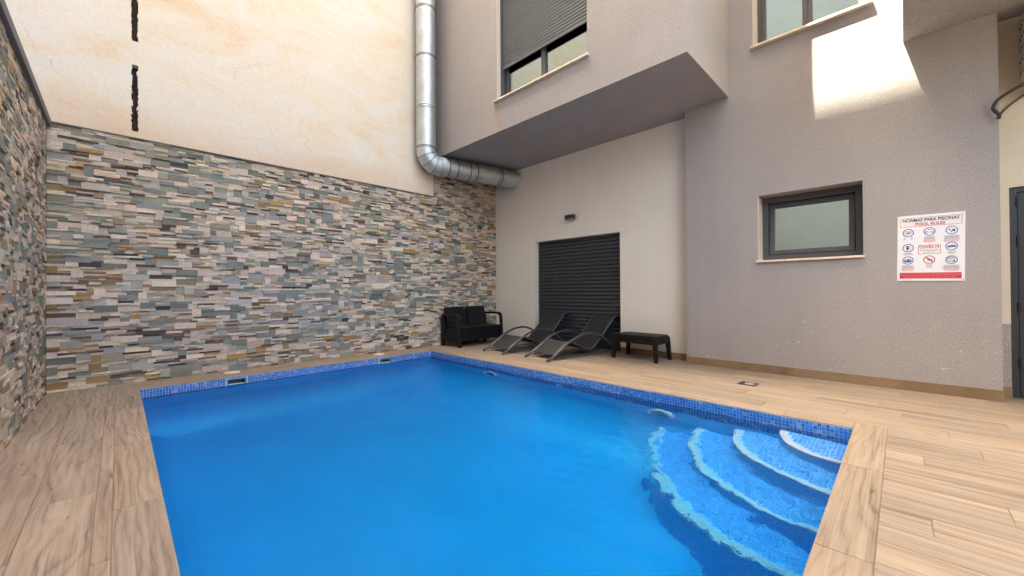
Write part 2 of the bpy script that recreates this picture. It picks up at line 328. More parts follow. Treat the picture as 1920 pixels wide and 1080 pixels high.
# ------------------------------------------------------------------ mesh helpers
def empty(name, loc=(0, 0, 0), rz=0.0):
    o = bpy.data.objects.new(name, None); COL.objects.link(o); o.location = loc; o.rotation_euler = (0, 0, rz); o.empty_display_size = 0.1
    return o
def tag(o, label=None, cat=None, group=None, kind=None):
    if label: o['label'] = label
    if cat: o['category'] = cat
    if group: o['group'] = group
    if kind: o['kind'] = kind
    return o
class MB:
    def __init__(s): s.v = []; s.f = []; s.c = []; s.sm = []
    def add(s, vs, fs, col=None, smooth=False):
        k = len(s.v); s.v.extend([tuple(q) for q in vs]); s.f.extend([tuple(i+k for i in f) for f in fs]); s.sm.extend([smooth]*len(fs))
        if col is not None: s.c.extend([col]*len(vs))
        return s
    def box(s, x0, x1, y0, y1, z0, z1, col=None):
        return s.add([(x0,y0,z0),(x1,y0,z0),(x1,y1,z0),(x0,y1,z0),(x0,y0,z1),(x1,y0,z1),(x1,y1,z1),(x0,y1,z1)],
                     [(0,3,2,1),(4,5,6,7),(0,1,5,4),(1,2,6,5),(2,3,7,6),(3,0,4,7)], col)
    def cbox(s, x0, x1, y0, y1, z0, z1, c=0.004, col=None):
        """box with every edge chamfered"""
        vs = []; idx = {}
        for ix, X in enumerate((x0, x1)):
            for iy, Y in enumerate((y0, y1)):
                for iz, Z in enumerate((z0, z1)):
                    dx, dy, dz = (c if ix == 0 else -c), (c if iy == 0 else -c), (c if iz == 0 else -c)
                    for ax in range(3):
                        idx[(ix, iy, iz, ax)] = len(vs)
                        vs.append((X+(0 if ax == 0 else dx), Y+(0 if ax == 1 else dy), Z+(0 if ax == 2 else dz)))
        fs = []
        I = lambda a, b, d, ax: idx[(a, b, d, ax)]
        fs += [(I(0,0,0,0),I(0,0,1,0),I(0,1,1,0),I(0,1,0,0)), (I(1,0,0,0),I(1,1,0,0),I(1,1,1,0),I(1,0,1,0)),
               (I(0,0,0,1),I(1,0,0,1),I(1,0,1,1),I(0,0,1,1)), (I(0,1,0,1),I(0,1,1,1),I(1,1,1,1),I(1,1,0,1)),
               (I(0,0,0,2),I(0,1,0,2),I(1,1,0,2),I(1,0,0,2)), (I(0,0,1,2),I(1,0,1,2),I(1,1,1,2),I(0,1,1,2))]
        for a in (0, 1):
            for b in (0, 1):
                fs.append((I(0,a,b,1),I(1,a,b,1),I(1,a,b,2),I(0,a,b,2)))
                fs.append((I(a,0,b,0),I(a,1,b,0),I(a,1,b,2),I(a,0,b,2)))
                fs.append((I(a,b,0,0),I(a,b,1,0),I(a,b,1,1),I(a,b,0,1)))
        for a in (0, 1):
            for b in (0, 1):
                for d in (0, 1): fs.append((I(a,b,d,0), I(a,b,d,1), I(a,b,d,2)))
        return s.add(vs, fs, col)
    def tube(s, pts, r, sides=10, cap=True, squash=None):
        """swept round bar; r may be one radius or a list"""
        P = [Vector(p) for p in pts]; n = len(P); rs = r if isinstance(r, (list, tuple)) else [r]*n
        T = [(P[min(i+1, n-1)]-P[max(i-1, 0)]).normalized() for i in range(n)]
        up = Vector((0, 0, 1)) if abs(T[0].z) < 0.9 else Vector((1, 0, 0))
        a = T[0].cross(up).normalized(); vs = []; fs = []
        for i in range(n):
            a = (a-T[i]*a.dot(T[i])).normalized(); b = T[i].cross(a)
            for k in range(sides):
                w = 2*PI*k/sides; vs.append(P[i]+(a*math.cos(w)+b*math.sin(w))*rs[i])
        for i in range(n-1):
            for k in range(sides):
                k2 = (k+1) % sides; fs.append((i*sides+k, i*sides+k2, (i+1)*sides+k2, (i+1)*sides+k))
        s.add(vs, fs, None, True)
        if cap:
            s.add([vs[k] for k in range(sides)], [tuple(range(sides))[::-1]]); s.add([vs[(n-1)*sides+k] for k in range(sides)], [tuple(range(sides))])
        return s
    def prism(s, poly, axis, a0, a1, col=None):
        """polygon of (p,q) extruded along an axis between a0 and a1"""
        def P(p, q, a): return {'x': (a, p, q), 'y': (p, a, q), 'z': (p, q, a)}[axis]
        n = len(poly); vs = [P(p, q, a0) for p, q in poly]+[P(p, q, a1) for p, q in poly]
        fs = [tuple(range(n))[::-1], tuple(range(n, 2*n))]+[(i, (i+1) % n, n+(i+1) % n, n+i) for i in range(n)]
        return s.add(vs, fs, col)
    def disc(s, c, r, normal='z', seg=24, ry=None, r0=0.0):
        ry = ry or r; vs = []; fs = []
        def P(a, b): return {'z': (c[0]+a, c[1]+b, c[2]), 'y': (c[0]+a, c[1], c[2]+b), 'x': (c[0], c[1]+a, c[2]+b)}[normal]
        for k in range(seg):
            w = 2*PI*k/seg; vs.append(P(r*math.cos(w), ry*math.sin(w)))
        if r0:
            for k in range(seg):
                w = 2*PI*k/seg; vs.append(P(r*r0*math.cos(w), ry*r0*math.sin(w)))
            fs = [(k, (k+1) % seg, seg+(k+1) % seg, seg+k) for k in range(seg)]
        else: fs = [tuple(range(seg))]
        return s.add(vs, fs)
    def mesh(s, name, mat, origin=(0, 0, 0), fix=False):
        me = bpy.data.meshes.new(name)
        v = [(a-origin[0], b-origin[1], c-origin[2]) for a, b, c in s.v]
        me.from_pydata(v, [], s.f); me.materials.append(mat)
        if any(s.sm): me.polygons.foreach_set('use_smooth', s.sm)
        if s.c:
            at = me.attributes.new('tint', 'FLOAT_COLOR', 'POINT'); at.data.foreach_set('color', np.array([(*c[:3], 1) for c in s.c], 'f').ravel())
        if fix:
            import bmesh
            bm = bmesh.new(); bm.from_mesh(me); bmesh.ops.remove_doubles(bm, verts=bm.verts, dist=1e-5); bmesh.ops.recalc_face_normals(bm, faces=bm.faces); bm.to_mesh(me); bm.free()
        me.update(); return me
    def build(s, name, mat, parent=None, kind=None, fix=False):
        a = np.array(s.v); o0 = tuple((a.min(0)+a.max(0))/2)
        o = bpy.data.objects.new(name, s.mesh(name, mat, o0, fix)); COL.objects.link(o); o.location = o0
        if parent: o.parent = parent
        if kind: o['kind'] = kind
        return o
def inst(name, me, parent, loc, rot=(0, 0, 0)):
    o = bpy.data.objects.new(name, me); COL.objects.link(o); o.location = loc; o.rotation_euler = rot
    if parent: o.parent = parent
    return o
def copy_tree(o, parent=None):
    c = o.copy(); COL.objects.link(c)
    if parent: c.parent = parent
    for ch in [q for q in bpy.data.objects if q.parent == o]: copy_tree(ch, c)
    return c
def smooth_path(pts, per=6):
    P = [Vector(p) for p in pts]; out = []
    for i in range(len(P)-1):
        p0, p1, p2, p3 = P[max(i-1, 0)], P[i], P[i+1], P[min(i+2, len(P)-1)]
        for k in range(per):
            u = k/per
            out.append(0.5*((2*p1)+(p2-p0)*u+(2*p0-5*p1+4*p2-p3)*u*u+(3*p1-p0-3*p2+p3)*u**3))
    out.append(P[-1]); return out
def wall_holes(axis, a0, a1, z0, z1, t0, t1, holes, name, mat, parent=None):
    """upright slab (thickness t0..t1) with real rectangular openings"""
    A = sorted({a0, a1, *[h[0] for h in holes], *[h[1] for h in holes]}); Z = sorted({z0, z1, *[h[2] for h in holes], *[h[3] for h in holes]})
    solid = [[not any(h[0] <= (A[i]+A[i+1])/2 <= h[1] and h[2] <= (Z[j]+Z[j+1])/2 <= h[3] for h in holes) for j in range(len(Z)-1)] for i in range(len(A)-1)]
    P = (lambda a, t, z: (a, t, z)) if axis == 'x' else (lambda a, t, z: (t, a, z))
    m = MB()
    def at(i, j): return 0 <= i < len(A)-1 and 0 <= j < len(Z)-1 and solid[i][j]
    for i in range(len(A)-1):
        for j in range(len(Z)-1):
            if not solid[i][j]: continue
            x0, x1, y0, y1 = A[i], A[i+1], Z[j], Z[j+1]
            m.add([P(x0,t0,y0),P(x1,t0,y0),P(x1,t0,y1),P(x0,t0,y1)], [(0,1,2,3)])
            m.add([P(x0,t1,y0),P(x1,t1,y0),P(x1,t1,y1),P(x0,t1,y1)], [(3,2,1,0)])
            if not at(i-1, j): m.add([P(x0,t0,y0),P(x0,t1,y0),P(x0,t1,y1),P(x0,t0,y1)], [(0,1,2,3)])
            if not at(i+1, j): m.add([P(x1,t0,y0),P(x1,t1,y0),P(x1,t1,y1),P(x1,t0,y1)], [(0,1,2,3)])
            if not at(i, j-1): m.add([P(x0,t0,y0),P(x1,t0,y0),P(x1,t1,y0),P(x0,t1,y0)], [(0,1,2,3)])
            if not at(i, j+1): m.add([P(x0,t0,y1),P(x1,t0,y1),P(x1,t1,y1),P(x0,t1,y1)], [(0,1,2,3)])
    return m.build(name, mat, parent, fix=True)
def seen_area(c, w, h, n):
    d = Vector(c)-Vector(CAM); z = d.dot(F_)
    if z < 0.1: return 0.0
    u = 960+FPX*d.dot(R_)/z; v = 540-FPX*d.dot(U_)/z
    if not (-20 < u < 1940 and -20 < v < 1100): return 0.0
    return w*h*abs(d.normalized().dot(Vector(n)))/d.length_squared

# ------------------------------------------------------------------ key dimensions (metres)
XP0, XP1, YP0, YP1 = 0.551, 6.466, -6.068, -2.157     # pool
ZW = -0.102                                            # water level
YA = -6.82                                             # left stone wall
ZB = 3.02                                              # top of the stone walls
YD, XD0, XD1 = -0.24, 4.469, 7.432                     # grey wall
ZS = 3.778                                             # soffit
YBAY, XBAY = -1.734, 5.066
XBOX = 6.786

# ------------------------------------------------------------------ ground
g = MB()
gx = [-60, XP0-0.2, XP1+0.2, 60]; gy = [-60, YP0-0.2, YP1+0.2, 60]
for i in range(3):
    for j in range(3):
        if i == 1 and j == 1: continue
        g.add([(gx[i],gy[j],-0.06),(gx[i+1],gy[j],-0.06),(gx[i+1],gy[j+1],-0.06),(gx[i],gy[j+1],-0.06)], [(0,1,2,3)])
g.build('ground', MAT['ground'], None, 'structure', True)

# ------------------------------------------------------------------ apartment building
bld = empty('apartment_building', (4.0, 0, 0))
tag(bld, 'modern rendered apartment block with a projecting grey bay over a beige wall', 'building')
class Rel(MB):
    """builds in world coordinates under the building's empty"""
    def build(s, name, mat, parent=None, kind=None, fix=False):
        p = parent; off = Vector((0, 0, 0))
        while p is not None: off += p.location; p = p.parent
        s.v = [(a-off.x, b-off.y, c-off.z) for a, b, c in s.v]
        return MB.build(s, name, mat, parent, kind, fix)
def wall_rel(axis, a0, a1, z0, z1, t0, t1, holes, name, mat, parent):
    o = wall_holes(axis, a0, a1, z0, z1, t0, t1, holes, name, mat, None)
    off = Vector((0, 0, 0)); p = parent
    while p is not None: off += p.location; p = p.parent
    o.location = o.location-off; o.parent = parent; return o
TOPZ = 12.5
DOOR = (1.236, 3.232, -0.02, 2.13)
wall_rel('x', 0.0, XD0, -0.02, ZS+0.3, 0.0, 0.35, [DOOR], 'beige_wall', MAT['beige_render'], bld)
SW = (5.40, 6.444, 1.48, 2.338); UW = (5.365, 6.51, 4.34, 6.0)
wall_rel('x', XD0, XD1, -0.02, TOPZ, YD, 0.2, [SW, UW], 'grey_wall', MAT['grey_wall'], bld)
BW = (1.94, 3.742, 4.315, 6.4)
wall_rel('x', 0.0, XBAY, ZS, TOPZ, YBAY, YBAY+0.25, [BW], 'projecting_bay', MAT['grey_render'], bld)
Rel().box(XBAY-0.25, XBAY, YBAY+0.25, YD, ZS, TOPZ).build('bay_side_wall', MAT['grey_render'], bld)
Rel().box(0.0, XBAY-0.25, YBAY+0.25, 0.0, ZS, ZS+0.25).build('bay_soffit', MAT['grey_render'], bld)
Rel().box(XBOX, 10.4, YBAY, YD, ZS-0.013, TOPZ).build('projecting_balcony_block', MAT['grey_render'], bld)
Rel().box(XD1, 10.4, YD, 0.3, ZS-0.013, TOPZ).build('recess_soffit', MAT['grey_render'], bld)
Rel().box(0, 10.4, YBAY, 0.6, TOPZ, TOPZ+0.3).build('roof', MAT['trim_grey'], bld)
EDOOR = (7.515, 8.45, -0.02, 2.092)
wall_rel('x', XD1, 10.4, 0.737, ZS-0.013, 0.0, 0.3, [(EDOOR[0], EDOOR[1], 0.737, EDOOR[3])], 'recessed_wall', MAT['yellow_render'], bld)
wall_rel('x', XD1, 10.4, -0.02, 0.737, 0.004, 0.3, [(EDOOR[0], EDOOR[1], -0.02, 0.737)], 'recessed_wall_dado', MAT['grey_render'], bld)

def skirt(x0, x1, y, h=0.105, d=0.012, cuts=1.2, start=0.0):
    x = x0; first = True
    while x < x1-0.01:
        e = min(x1, x+(start if first and start else cuts)); first = False
        m = MB().cbox(-(e-x)/2+0.0015, (e-x)/2-0.0015, -d/2, d/2, -h/2, h/2, 0.0015)
        o = inst('skirting_tile', m.mesh('skirting_tile', MAT['wood_skirting']), bld, (((x+e)/2)-4.0, y-d/2, h/2)); x = e
skirt(0.0, DOOR[0], 0.0, 0.1); skirt(DOOR[1], XD0-0.002, 0.0, 0.1); skirt(XD0-0.014, XD1+0.012, YD, 0.108, start=0.62); skirt(XD1+0.002, EDOOR[0], 0.0, 0.108, 0.03)

# dark roller shutter over the door at the back
sh = empty('roller_shutter', (2.234-4.0, 0.14, 0)); sh.parent = bld
tag(sh, 'closed anthracite roller shutter behind the sun loungers')
w = DOOR[1]-DOOR[0]
pitch = 0.072
def slat_mesh(w, pitch, d, mat, name='slat'):
    prof = [(0.002, 0.0), (-d*0.6, pitch*0.10), (-d, pitch*0.35), (-d, pitch*0.60), (-d*0.6, pitch*0.82), (0.002, pitch*0.90)]
    return MB().prism([(a, b) for a, b in prof]+[(0.006, pitch*0.98), (0.006, 0.0)], 'x', -w/2, w/2).mesh(name, mat)
sm = slat_mesh(w-0.12, pitch, 0.018, MAT['shutter_dark'])
z = 0.06
while z < DOOR[3]-0.02:
    inst('slat', sm, sh, (0, 0, z)); z += pitch
for sx in (-1, 1):
    a, b = sorted((sx*w/2, sx*(w/2-0.065)))
    MB().box(a, b, -0.03, 0.04, 0.0, DOOR[3]).build('guide_rail', MAT['anthracite'], sh)
MB().box(-w/2+0.066, w/2-0.066, -0.021, 0.02, 0.008, 0.058).build('bottom_bar', MAT['anthracite'], sh)
MB().box(-w/2, w/2, 0.045, 0.2, -0.02, DOOR[3]).build('backing_panel', MAT['black'], sh)
Rel().box(DOOR[0], DOOR[1], 0.0, 0.2, -0.02, 0.004).build('door_threshold', MAT['trim_grey'], bld)

# bay window with half lowered grey shutter
def tube_frame(mb, x0, x1, z0, z1, y0, y1, t):
    mb.box(x0, x1, y0, y1, z0, z0+t); mb.box(x0, x1, y0, y1, z1-t, z1); mb.box(x0, x0+t, y0, y1, z0+t, z1-t); mb.box(x1-t, x1, y0, y1, z0+t, z1-t)
def wempty(name, x, y, z, label=None):
    e = empty(name, (x-4.0, y, z)); e.parent = bld
    if label: e['label'] = label
    return e
bw = wempty('window', 2.84, YBAY, BW[2], 'wide bay window half covered by a grey roller shutter')
yg = YBAY+0.17
m = Rel(); tube_frame(m, BW[0]+0.05, BW[1], BW[2], BW[3], yg-0.02, yg+0.05, 0.055); m.build('frame', MAT['frame_grey'], bw)
m = Rel(); m.box(2.80, 2.875, yg-0.03, yg+0.03, BW[2]+0.056, BW[3]-0.056); m.build('mullion', MAT['frame_grey'], bw)
for a, b in ((BW[0]+0.105, 2.798), (2.877, BW[1]-0.056)):
    Rel().box(a, b, yg+0.008, yg+0.014, BW[2]+0.056, BW[3]-0.056).build('pane', MAT['clear_glass'], bw)
m = Rel()
xs = np.linspace(BW[0]+0.05, BW[1], 120)
for i in range(119):
    f0 = 0.03*math.sin(xs[i]*34)+0.015*math.sin(xs[i]*13); f1 = 0.03*math.sin(xs[i+1]*34)+0.015*math.sin(xs[i+1]*13)
    if 2.20 < xs[i] < 2.28 or 3.05 < xs[i] < 3.09: continue
    m.add([(xs[i],yg+0.085+f0,BW[2]),(xs[i+1],yg+0.085+f1,BW[2]),(xs[i+1],yg+0.085+f1,BW[3]),(xs[i],yg+0.085+f0,BW[3])], [(0,1,2,3)], None, True)
m.build('curtain', MAT['curtain'], bw)
Rel().box(BW[0]-0.3, BW[1]+0.3, yg+0.45, yg+0.5, BW[2]-0.2, BW[3]+0.3).build('interior_panel', MAT['blind'], bw)
Rel().cbox(BW[0]-0.055, BW[1]+0.03, YBAY-0.045, YBAY+0.145, BW[2]-0.028, BW[2], 0.003).build('sill', MAT['sill'], bw)
bs = wempty('roller_shutter', 2.84, YBAY+0.10, BW[2], 'grey roller shutter lowered two thirds over the bay window')
ws = BW[1]-BW[0]-0.05
sm = slat_mesh(ws-0.02, 0.049, 0.015, MAT['shutter_grey'])
z = 4.845-BW[2]+0.05
while z < BW[3]-BW[2]:
    inst('slat', sm, bs, (0.025, 0, z)); z += 0.049
Rel().box(BW[0]+0.052, BW[1]-0.002, YBAY+0.088, YBAY+0.112, 4.845, 4.893).build('bottom_bar', MAT['shutter_grey'], bs)
Rel().box(BW[0]+0.001, BW[0]+0.05, YBAY+0.075, YBAY+0.145, BW[2]+0.001, BW[3]).build('guide_rail', MAT['frame_grey'], bs)

Rel().box(BW[0]+0.0005, BW[0]+0.012, YBAY+0.001, YBAY+0.074, BW[2]+0.001, BW[3]-0.002).build('jamb', MAT['jamb'], bw)
# upper window over the sun patch
uw = wempty('window', 5.94, YD, UW[2], 'upper window whose right part is touched by the sun')
yg = YD+0.25
m = Rel(); tube_frame(m, UW[0]+0.001, UW[1]-0.001, UW[2]+0.001, UW[3], yg-0.03, yg+0.05, 0.05); m.build('frame', MAT['frame_grey'], uw)
m = Rel(); tube_frame(m, UW[0]+0.052, 5.93, UW[2]+0.052, UW[3]-0.052, yg-0.018, yg+0.03, 0.055); tube_frame(m, 5.932, UW[1]-0.052, UW[2]+0.052, UW[3]-0.052, yg-0.002, yg+0.04, 0.045); m.build('sash', MAT['frame_grey'], uw)
Rel().box(UW[0]+0.107, 5.875, yg+0.002, yg+0.008, UW[2]+0.107, UW[3]-0.107).build('pane', MAT['glass'], uw)
Rel().box(5.977, UW[1]-0.097, yg+0.015, yg+0.021, UW[2]+0.097, UW[3]-0.097).build('pane', MAT['glass'], uw)
Rel().box(UW[0]+0.0005, UW[0]+0.010, YD+0.001, yg-0.031, UW[2]+0.001, UW[3]-0.002).build('jamb', MAT['jamb'], uw)
Rel().box(UW[0]+0.06, UW[1]-0.06, yg+0.12, yg+0.13, UW[2], UW[3]).build('blind', MAT['blind'], uw)
Rel().cbox(UW[0]-0.015, UW[1]+0.045, YD-0.06, YD+0.218, UW[2]-0.028, UW[2], 0.003).build('sill', MAT['sill'], uw)

# small tilted window
sw = wempty('window', 5.92, YD, SW[2], 'small dark framed window tilted open beside the pool rules sign')
yg = YD+0.22
m = Rel(); tube_frame(m, SW[0]+0.001, SW[1]-0.001, SW[2]+0.001, SW[3]-0.001, yg, yg+0.07, 0.075); m.build('frame', MAT['frame_grey'], sw)
Rel().box(SW[0]+0.25, SW[0]+0.28, yg-0.006, yg-0.0005, SW[2]+0.012, SW[2]+0.022).build('drain_slot', MAT['black'], sw)
Rel().box(SW[1]-0.28, SW[1]-0.25, yg-0.006, yg-0.0005, SW[2]+0.012, SW[2]+0.022).build('drain_slot', MAT['black'], sw)
sa = wempty('sash', 5.92, yg+0.035, SW[2]+0.08); sa.parent = sw; sa.location = (0, 0.135, 0.08); sa.rotation_euler = (math.radians(-6), 0, 0)
wx, wz = (SW[1]-SW[0])/2-0.085, SW[3]-SW[2]-0.165
# the tilted sash keeps its own frame and pane in one rotated mesh each
def tilt(mb):
    a = math.radians(-5.5); ca, sa_ = math.cos(a), math.sin(a)
    mb.v = [(5.92+x, yg+0.04+y*ca-z*sa_, SW[2]+0.082+y*sa_+z*ca) for x, y, z in mb.v]; return mb
bpy.data.objects.remove(sa)
m = Rel(); tube_frame(m, -wx, wx, 0, wz, -0.03, 0.03, 0.055); tilt(m).build('sash', MAT['frame_grey'], sw)
tilt(Rel().box(-wx+0.056, wx-0.056, -0.004, 0.002, 0.056, wz-0.056)).build('pane', MAT['glass'], sw)
Rel().box(SW[0]+0.0005, SW[0]+0.008, YD+0.001, yg-0.001, SW[2]+0.001, SW[3]-0.002).build('jamb', MAT['jamb'], sw)
Rel().box(SW[0]+0.02, SW[1]-0.02, yg+0.16, yg+0.17, SW[2], SW[3]).build('blind', MAT['blind_dark'], sw)
Rel().cbox(SW[0]-0.015, SW[1]+0.012, YD-0.035, YD+0.218, SW[2]-0.026, SW[2], 0.003).build('sill', MAT['sill'], sw)

# dark metal door in the recess at the right
dr = wempty('metal_door', 7.98, 0.0, 0.0, 'anthracite metal door in the yellow recess')
m = Rel(); x0, x1 = EDOOR[0], EDOOR[1]
m.box(x0, x0+0.05, 0.02, 0.12, 0, EDOOR[3]); m.box(x1-0.05, x1, 0.02, 0.12, 0, EDOOR[3]); m.box(x0+0.05, x1-0.05, 0.02, 0.12, EDOOR[3]-0.05, EDOOR[3]); m.build('frame', MAT['anthracite'], dr)
Rel().cbox(x0+0.053, x1-0.053, 0.035, 0.085, 0.012, EDOOR[3]-0.053, 0.004).build('door_leaf', MAT['anthracite'], dr)
Rel().box(x0+0.001, x1-0.001, 0.0, 0.16, -0.02, 0.008).build('threshold', MAT['trim_grey'], dr)
Rel().box(x0, x1, 0.14, 0.16, 0.009, EDOOR[3]).build('backing_panel', MAT['black'], dr)
for hz in (0.3, 0.85, 1.5, 1.9):
    Rel().tube([(x0+0.052, 0.02, hz), (x0+0.052, 0.02, hz+0.1)], 0.011, 10).build('hinge', MAT['black'], dr)

m = Rel(); m.tube([(x1-0.12, 0.036, 1.03), (x1-0.12, -0.03, 1.03), (x1-0.13, -0.04, 1.03), (x1-0.24, -0.04, 1.03)], 0.010, 10); m.build('handle', MAT['chrome'], dr)

# ------------------------------------------------------------------ deck, wood-look planks
deck = MB()
dx = [0.0, XP0-0.02, XP1+0.02, 10.4]; dy = [YA, YP0-0.02, YP1+0.02, 0.0]
for i in range(3):
    for j in range(3):
        if i == 1 and j == 1: continue
        deck.box(dx[i], dx[i+1], dy[j], dy[j+1], -0.05, -0.004)
deck = deck.build('deck', MAT['deck_grout'], None, 'structure')
tag(deck, 'wood look tile deck around the pool')
dl = deck.location.copy()
def plank(name, parent, x0, x1, y0, y1, mat, gap=0.0019, top=0.0, along_x=True):
    l, wd = ((x1-x0), (y1-y0)) if along_x else ((y1-y0), (x1-x0))
    h = 0.009
    m = MB().cbox(-l/2+gap, l/2-gap, -wd/2+gap, wd/2-gap, -h, 0, 0.0012)
    off = parent.location
    rot = (0, 0, 0 if along_x else PI/2)
    if random.random() < 0.5: rot = (0, 0, rot[2]+PI)
    return inst(name, m.mesh(name, mat), parent, ((x0+x1)/2-off.x, (y0+y1)/2-off.y, top+random.uniform(-0.0004, 0.0)-off.z), rot)
PW, PL = 0.195, 1.19
# rows along x: terrace in front of the building, continuing past the pool end
y = YP1+PW; r = 0
cop_y = YP1+PW
while y < -0.001:
    y1 = min(y+PW, 0.0); x = -[0.15, 0.75, 0.4, 1.0, 0.55][r % 5]-0.0
    while x < 10.4:
        a, b = max(x, 0.0), min(x+PL, 10.4)
        if b-a > 0.03: plank('plank', deck, a, b, y, y1, MAT['wood_deck'])
        x += PL
    y += PW; r += 1
XC = XP1+PW
y = YP1+0.212; r = 0
while y > YA+0.01:
    y0 = max(y-PW, YA); x = XC-[0.0, 0.62, 0.3, 0.85, 0.5][r % 5]*PL
    top = y
    if r == 0: top = YP1+PW
    while x < 10.4:
        a, b = max(x, XC), min(x+PL, 10.4)
        if b-a > 0.03: plank('plank', deck, a, b, y0, top, MAT['wood_deck'])
        x += PL
    y -= PW; r += 1
# left strip along the stone wall: one narrow row, then wide rows
rows = [(YP0-PW-0.062, YP0-PW, 0.7), (YP0-PW-0.062-0.235, YP0-PW-0.062, 0.35), (YA, YP0-PW-0.062-0.235, 0.95)]
for (y0, y1, st) in rows:
    x = XP0-0.2-st
    while x < XC:
        a, b = max(x, 0.0), min(x+PL, XC)
        if b-a > 0.03: plank('plank', deck, a, b, y0, y1, MAT['wood_figured'])
        x += PL
# strip at the foot of the far stone wall
for (x0, x1, st) in ((0.0, XP0-PW-0.19, 0.3), (XP0-PW-0.19, XP0-PW, 0.8)):
    y = YP0-PW-0.0-st
    while y < YP1+PW:
        a, b = max(y, YP0-PW), min(y+PL, YP1+PW)
        if b-a > 0.03: plank('plank', deck, x0, x1, a, b, MAT['wood_figured'], along_x=False)
        y += PL

# ------------------------------------------------------------------ swimming pool
pool = empty('swimming_pool', ((XP0+XP1)/2, (YP0+YP1)/2, -1.35))
tag(pool, 'rectangular pool lined with blue mosaic and edged with wood look coping', 'swimming pool')
x = XP0-PW
def coping(x0, x1, y0, y1, mat, along=True): plank('coping_plank', pool, x0, x1, y0, y1, MAT[mat], 0.0019, 0.0, along)
xs = [XP0-PW, 1.25, 2.44, 3.63, 4.82, 6.0, XP1]
for a, b in zip(xs[:-1], xs[1:]): coping(a, b, YP1, YP1+PW, 'wood_coping')
ys = [YP1+0.212, -3.02, -4.114, -5.30, YP0-PW]
for a, b in zip(ys[:-1], ys[1:]): coping(XP1, XC, b, a, 'wood_coping', False)
xs = [XP0-PW, 1.55, 2.72, 3.90, 5.08, 6.2, XP1]
for a, b in zip(xs[:-1], xs[1:]): coping(a, b, YP0-PW, YP0, 'wood_figured')
ys = [YP0, -5.35, -4.16, -2.98, YP1]
for a, b in zip(ys[:-1], ys[1:]): coping(XP0-PW, XP0, a, b, 'wood_figured', False)
# shell
ZF = -1.35
SK = [(-5.243, -5.046), (-3.15, -2.967)]
wall_rel('y', YP0-0.15, YP1+0.15, ZF, -0.0095, XP0-0.15, XP0-0.003, [(a, b, -0.125, -0.028) for a, b in SK], 'pool_wall', MAT['pool_wall'], pool)
Rel().box(XP0-0.15, XP1+0.15, YP1+0.003, YP1+0.15, ZF, -0.0095).build('pool_wall', MAT['pool_wall'], pool)
Rel().box(XP0-0.15, XP1+0.15, YP0-0.15, YP0-0.003, ZF, -0.0095).build('pool_wall', MAT['pool_wall'], pool)
Rel().box(XP1+0.003, XP1+0.15, YP0-0.003, YP1+0.003, ZF, -0.0095).build('pool_wall', MAT['pool_wall'], pool)
Rel().box(XP0-0.15, XP1+0.15, YP0-0.15, YP1+0.15, ZF-0.15, ZF).build('pool_floor', MAT['pool_floor'], pool)
m = Rel(); RC = 0.75
# rounded transition from wall to floor
def cove(p0, p1, nx_, ny_, RC=RC):
    k = 14
    for i in range(k):
        w0, w1 = PI/2*i/k, PI/2*(i+1)/k
        f = lambda p, w: (p[0]+nx_*RC*(1-math.cos(w)), p[1]+ny_*RC*(1-math.cos(w)), ZF+RC*(1-math.sin(w)))
        m.add([f(p0, w0), f(p1, w0), f(p1, w1), f(p0, w1)], [(0, 1, 2, 3)], None, True)
cove((XP0-0.002, YP0), (XP0-0.002, YP1), 1, 0); cove((XP0, YP1+0.002), (XP1, YP1+0.002), 0, -1); cove((XP0, YP0-0.002), (XP1, YP0-0.002), 0, 1, 0.3); cove((XP1+0.002, YP0), (XP1+0.002, YP1), -1, 0)
m.build('floor_cove', MAT['pool_floor'], pool)
# mosaic tiles
PAL = [(0.02, 0.15, 0.48), (0.03, 0.19, 0.55), (0.05, 0.23, 0.60), (0.025, 0.17, 0.51), (0.08, 0.24, 0.54), (0.20, 0.32, 0.54), (0.27, 0.37, 0.56), (0.015, 0.115, 0.39)]
TP, TS = 0.0275, 0.0236
cand = []
nC = int((XP1-XP0)/TP); nB = int((YP1-YP0)/TP)
cl = np.cumsum(rng.normal(0, 1, 400))
for i in range(nC):
    for j in range(12):
        cand.append(('C', XP0+(i+0.5)*TP, -0.011-TP/2-j*TP, j))
for i in range(nB):
    for j in range(7):
        yy = YP0+(i+0.5)*TP; zz = -0.011-TP/2-j*TP
        if any(a-0.02 < yy < b+0.02 and -0.145 < zz < -0.015 for a, b in SK): continue
        cand.append(('B', yy, zz, j))
def tile_box(mb, k, a, z, col):
    h = TS/2; e = random.uniform(0.0025, 0.0035)
    if k == 'C': mb.box(a-h, a+h, YP1-e+0.003, YP1+0.004, z-h, z+h, col)
    else: mb.box(XP0-0.004, XP0+e-0.003, a-h, a+h, z-h, z+h, col)
sc = []
for q in cand:
    c, n = ((q[1], YP1, q[2]), (0, 1, 0)) if q[0] == 'C' else ((XP0, q[1], q[2]), (1, 0, 0))
    sc.append(seen_area(c, TP, TP, n) if q[3] < 4 else 0.0)
order = sorted(range(len(cand)), key=lambda i: -sc[i])
single = set(order[:296])
tm = {}
for k in 'CB':
    for ci, col in enumerate(PAL):
        mb = MB(); h = TS/2
        if k == 'C': mb.box(-h, h, -0.003, 0.004, -h, h, col)
        else: mb.box(-0.004, 0.003, -h, h, -h, h, col)
        tm[k, ci] = mb.mesh('mosaic_tile', MAT['tile'])
rest = Rel(); pl = pool.location
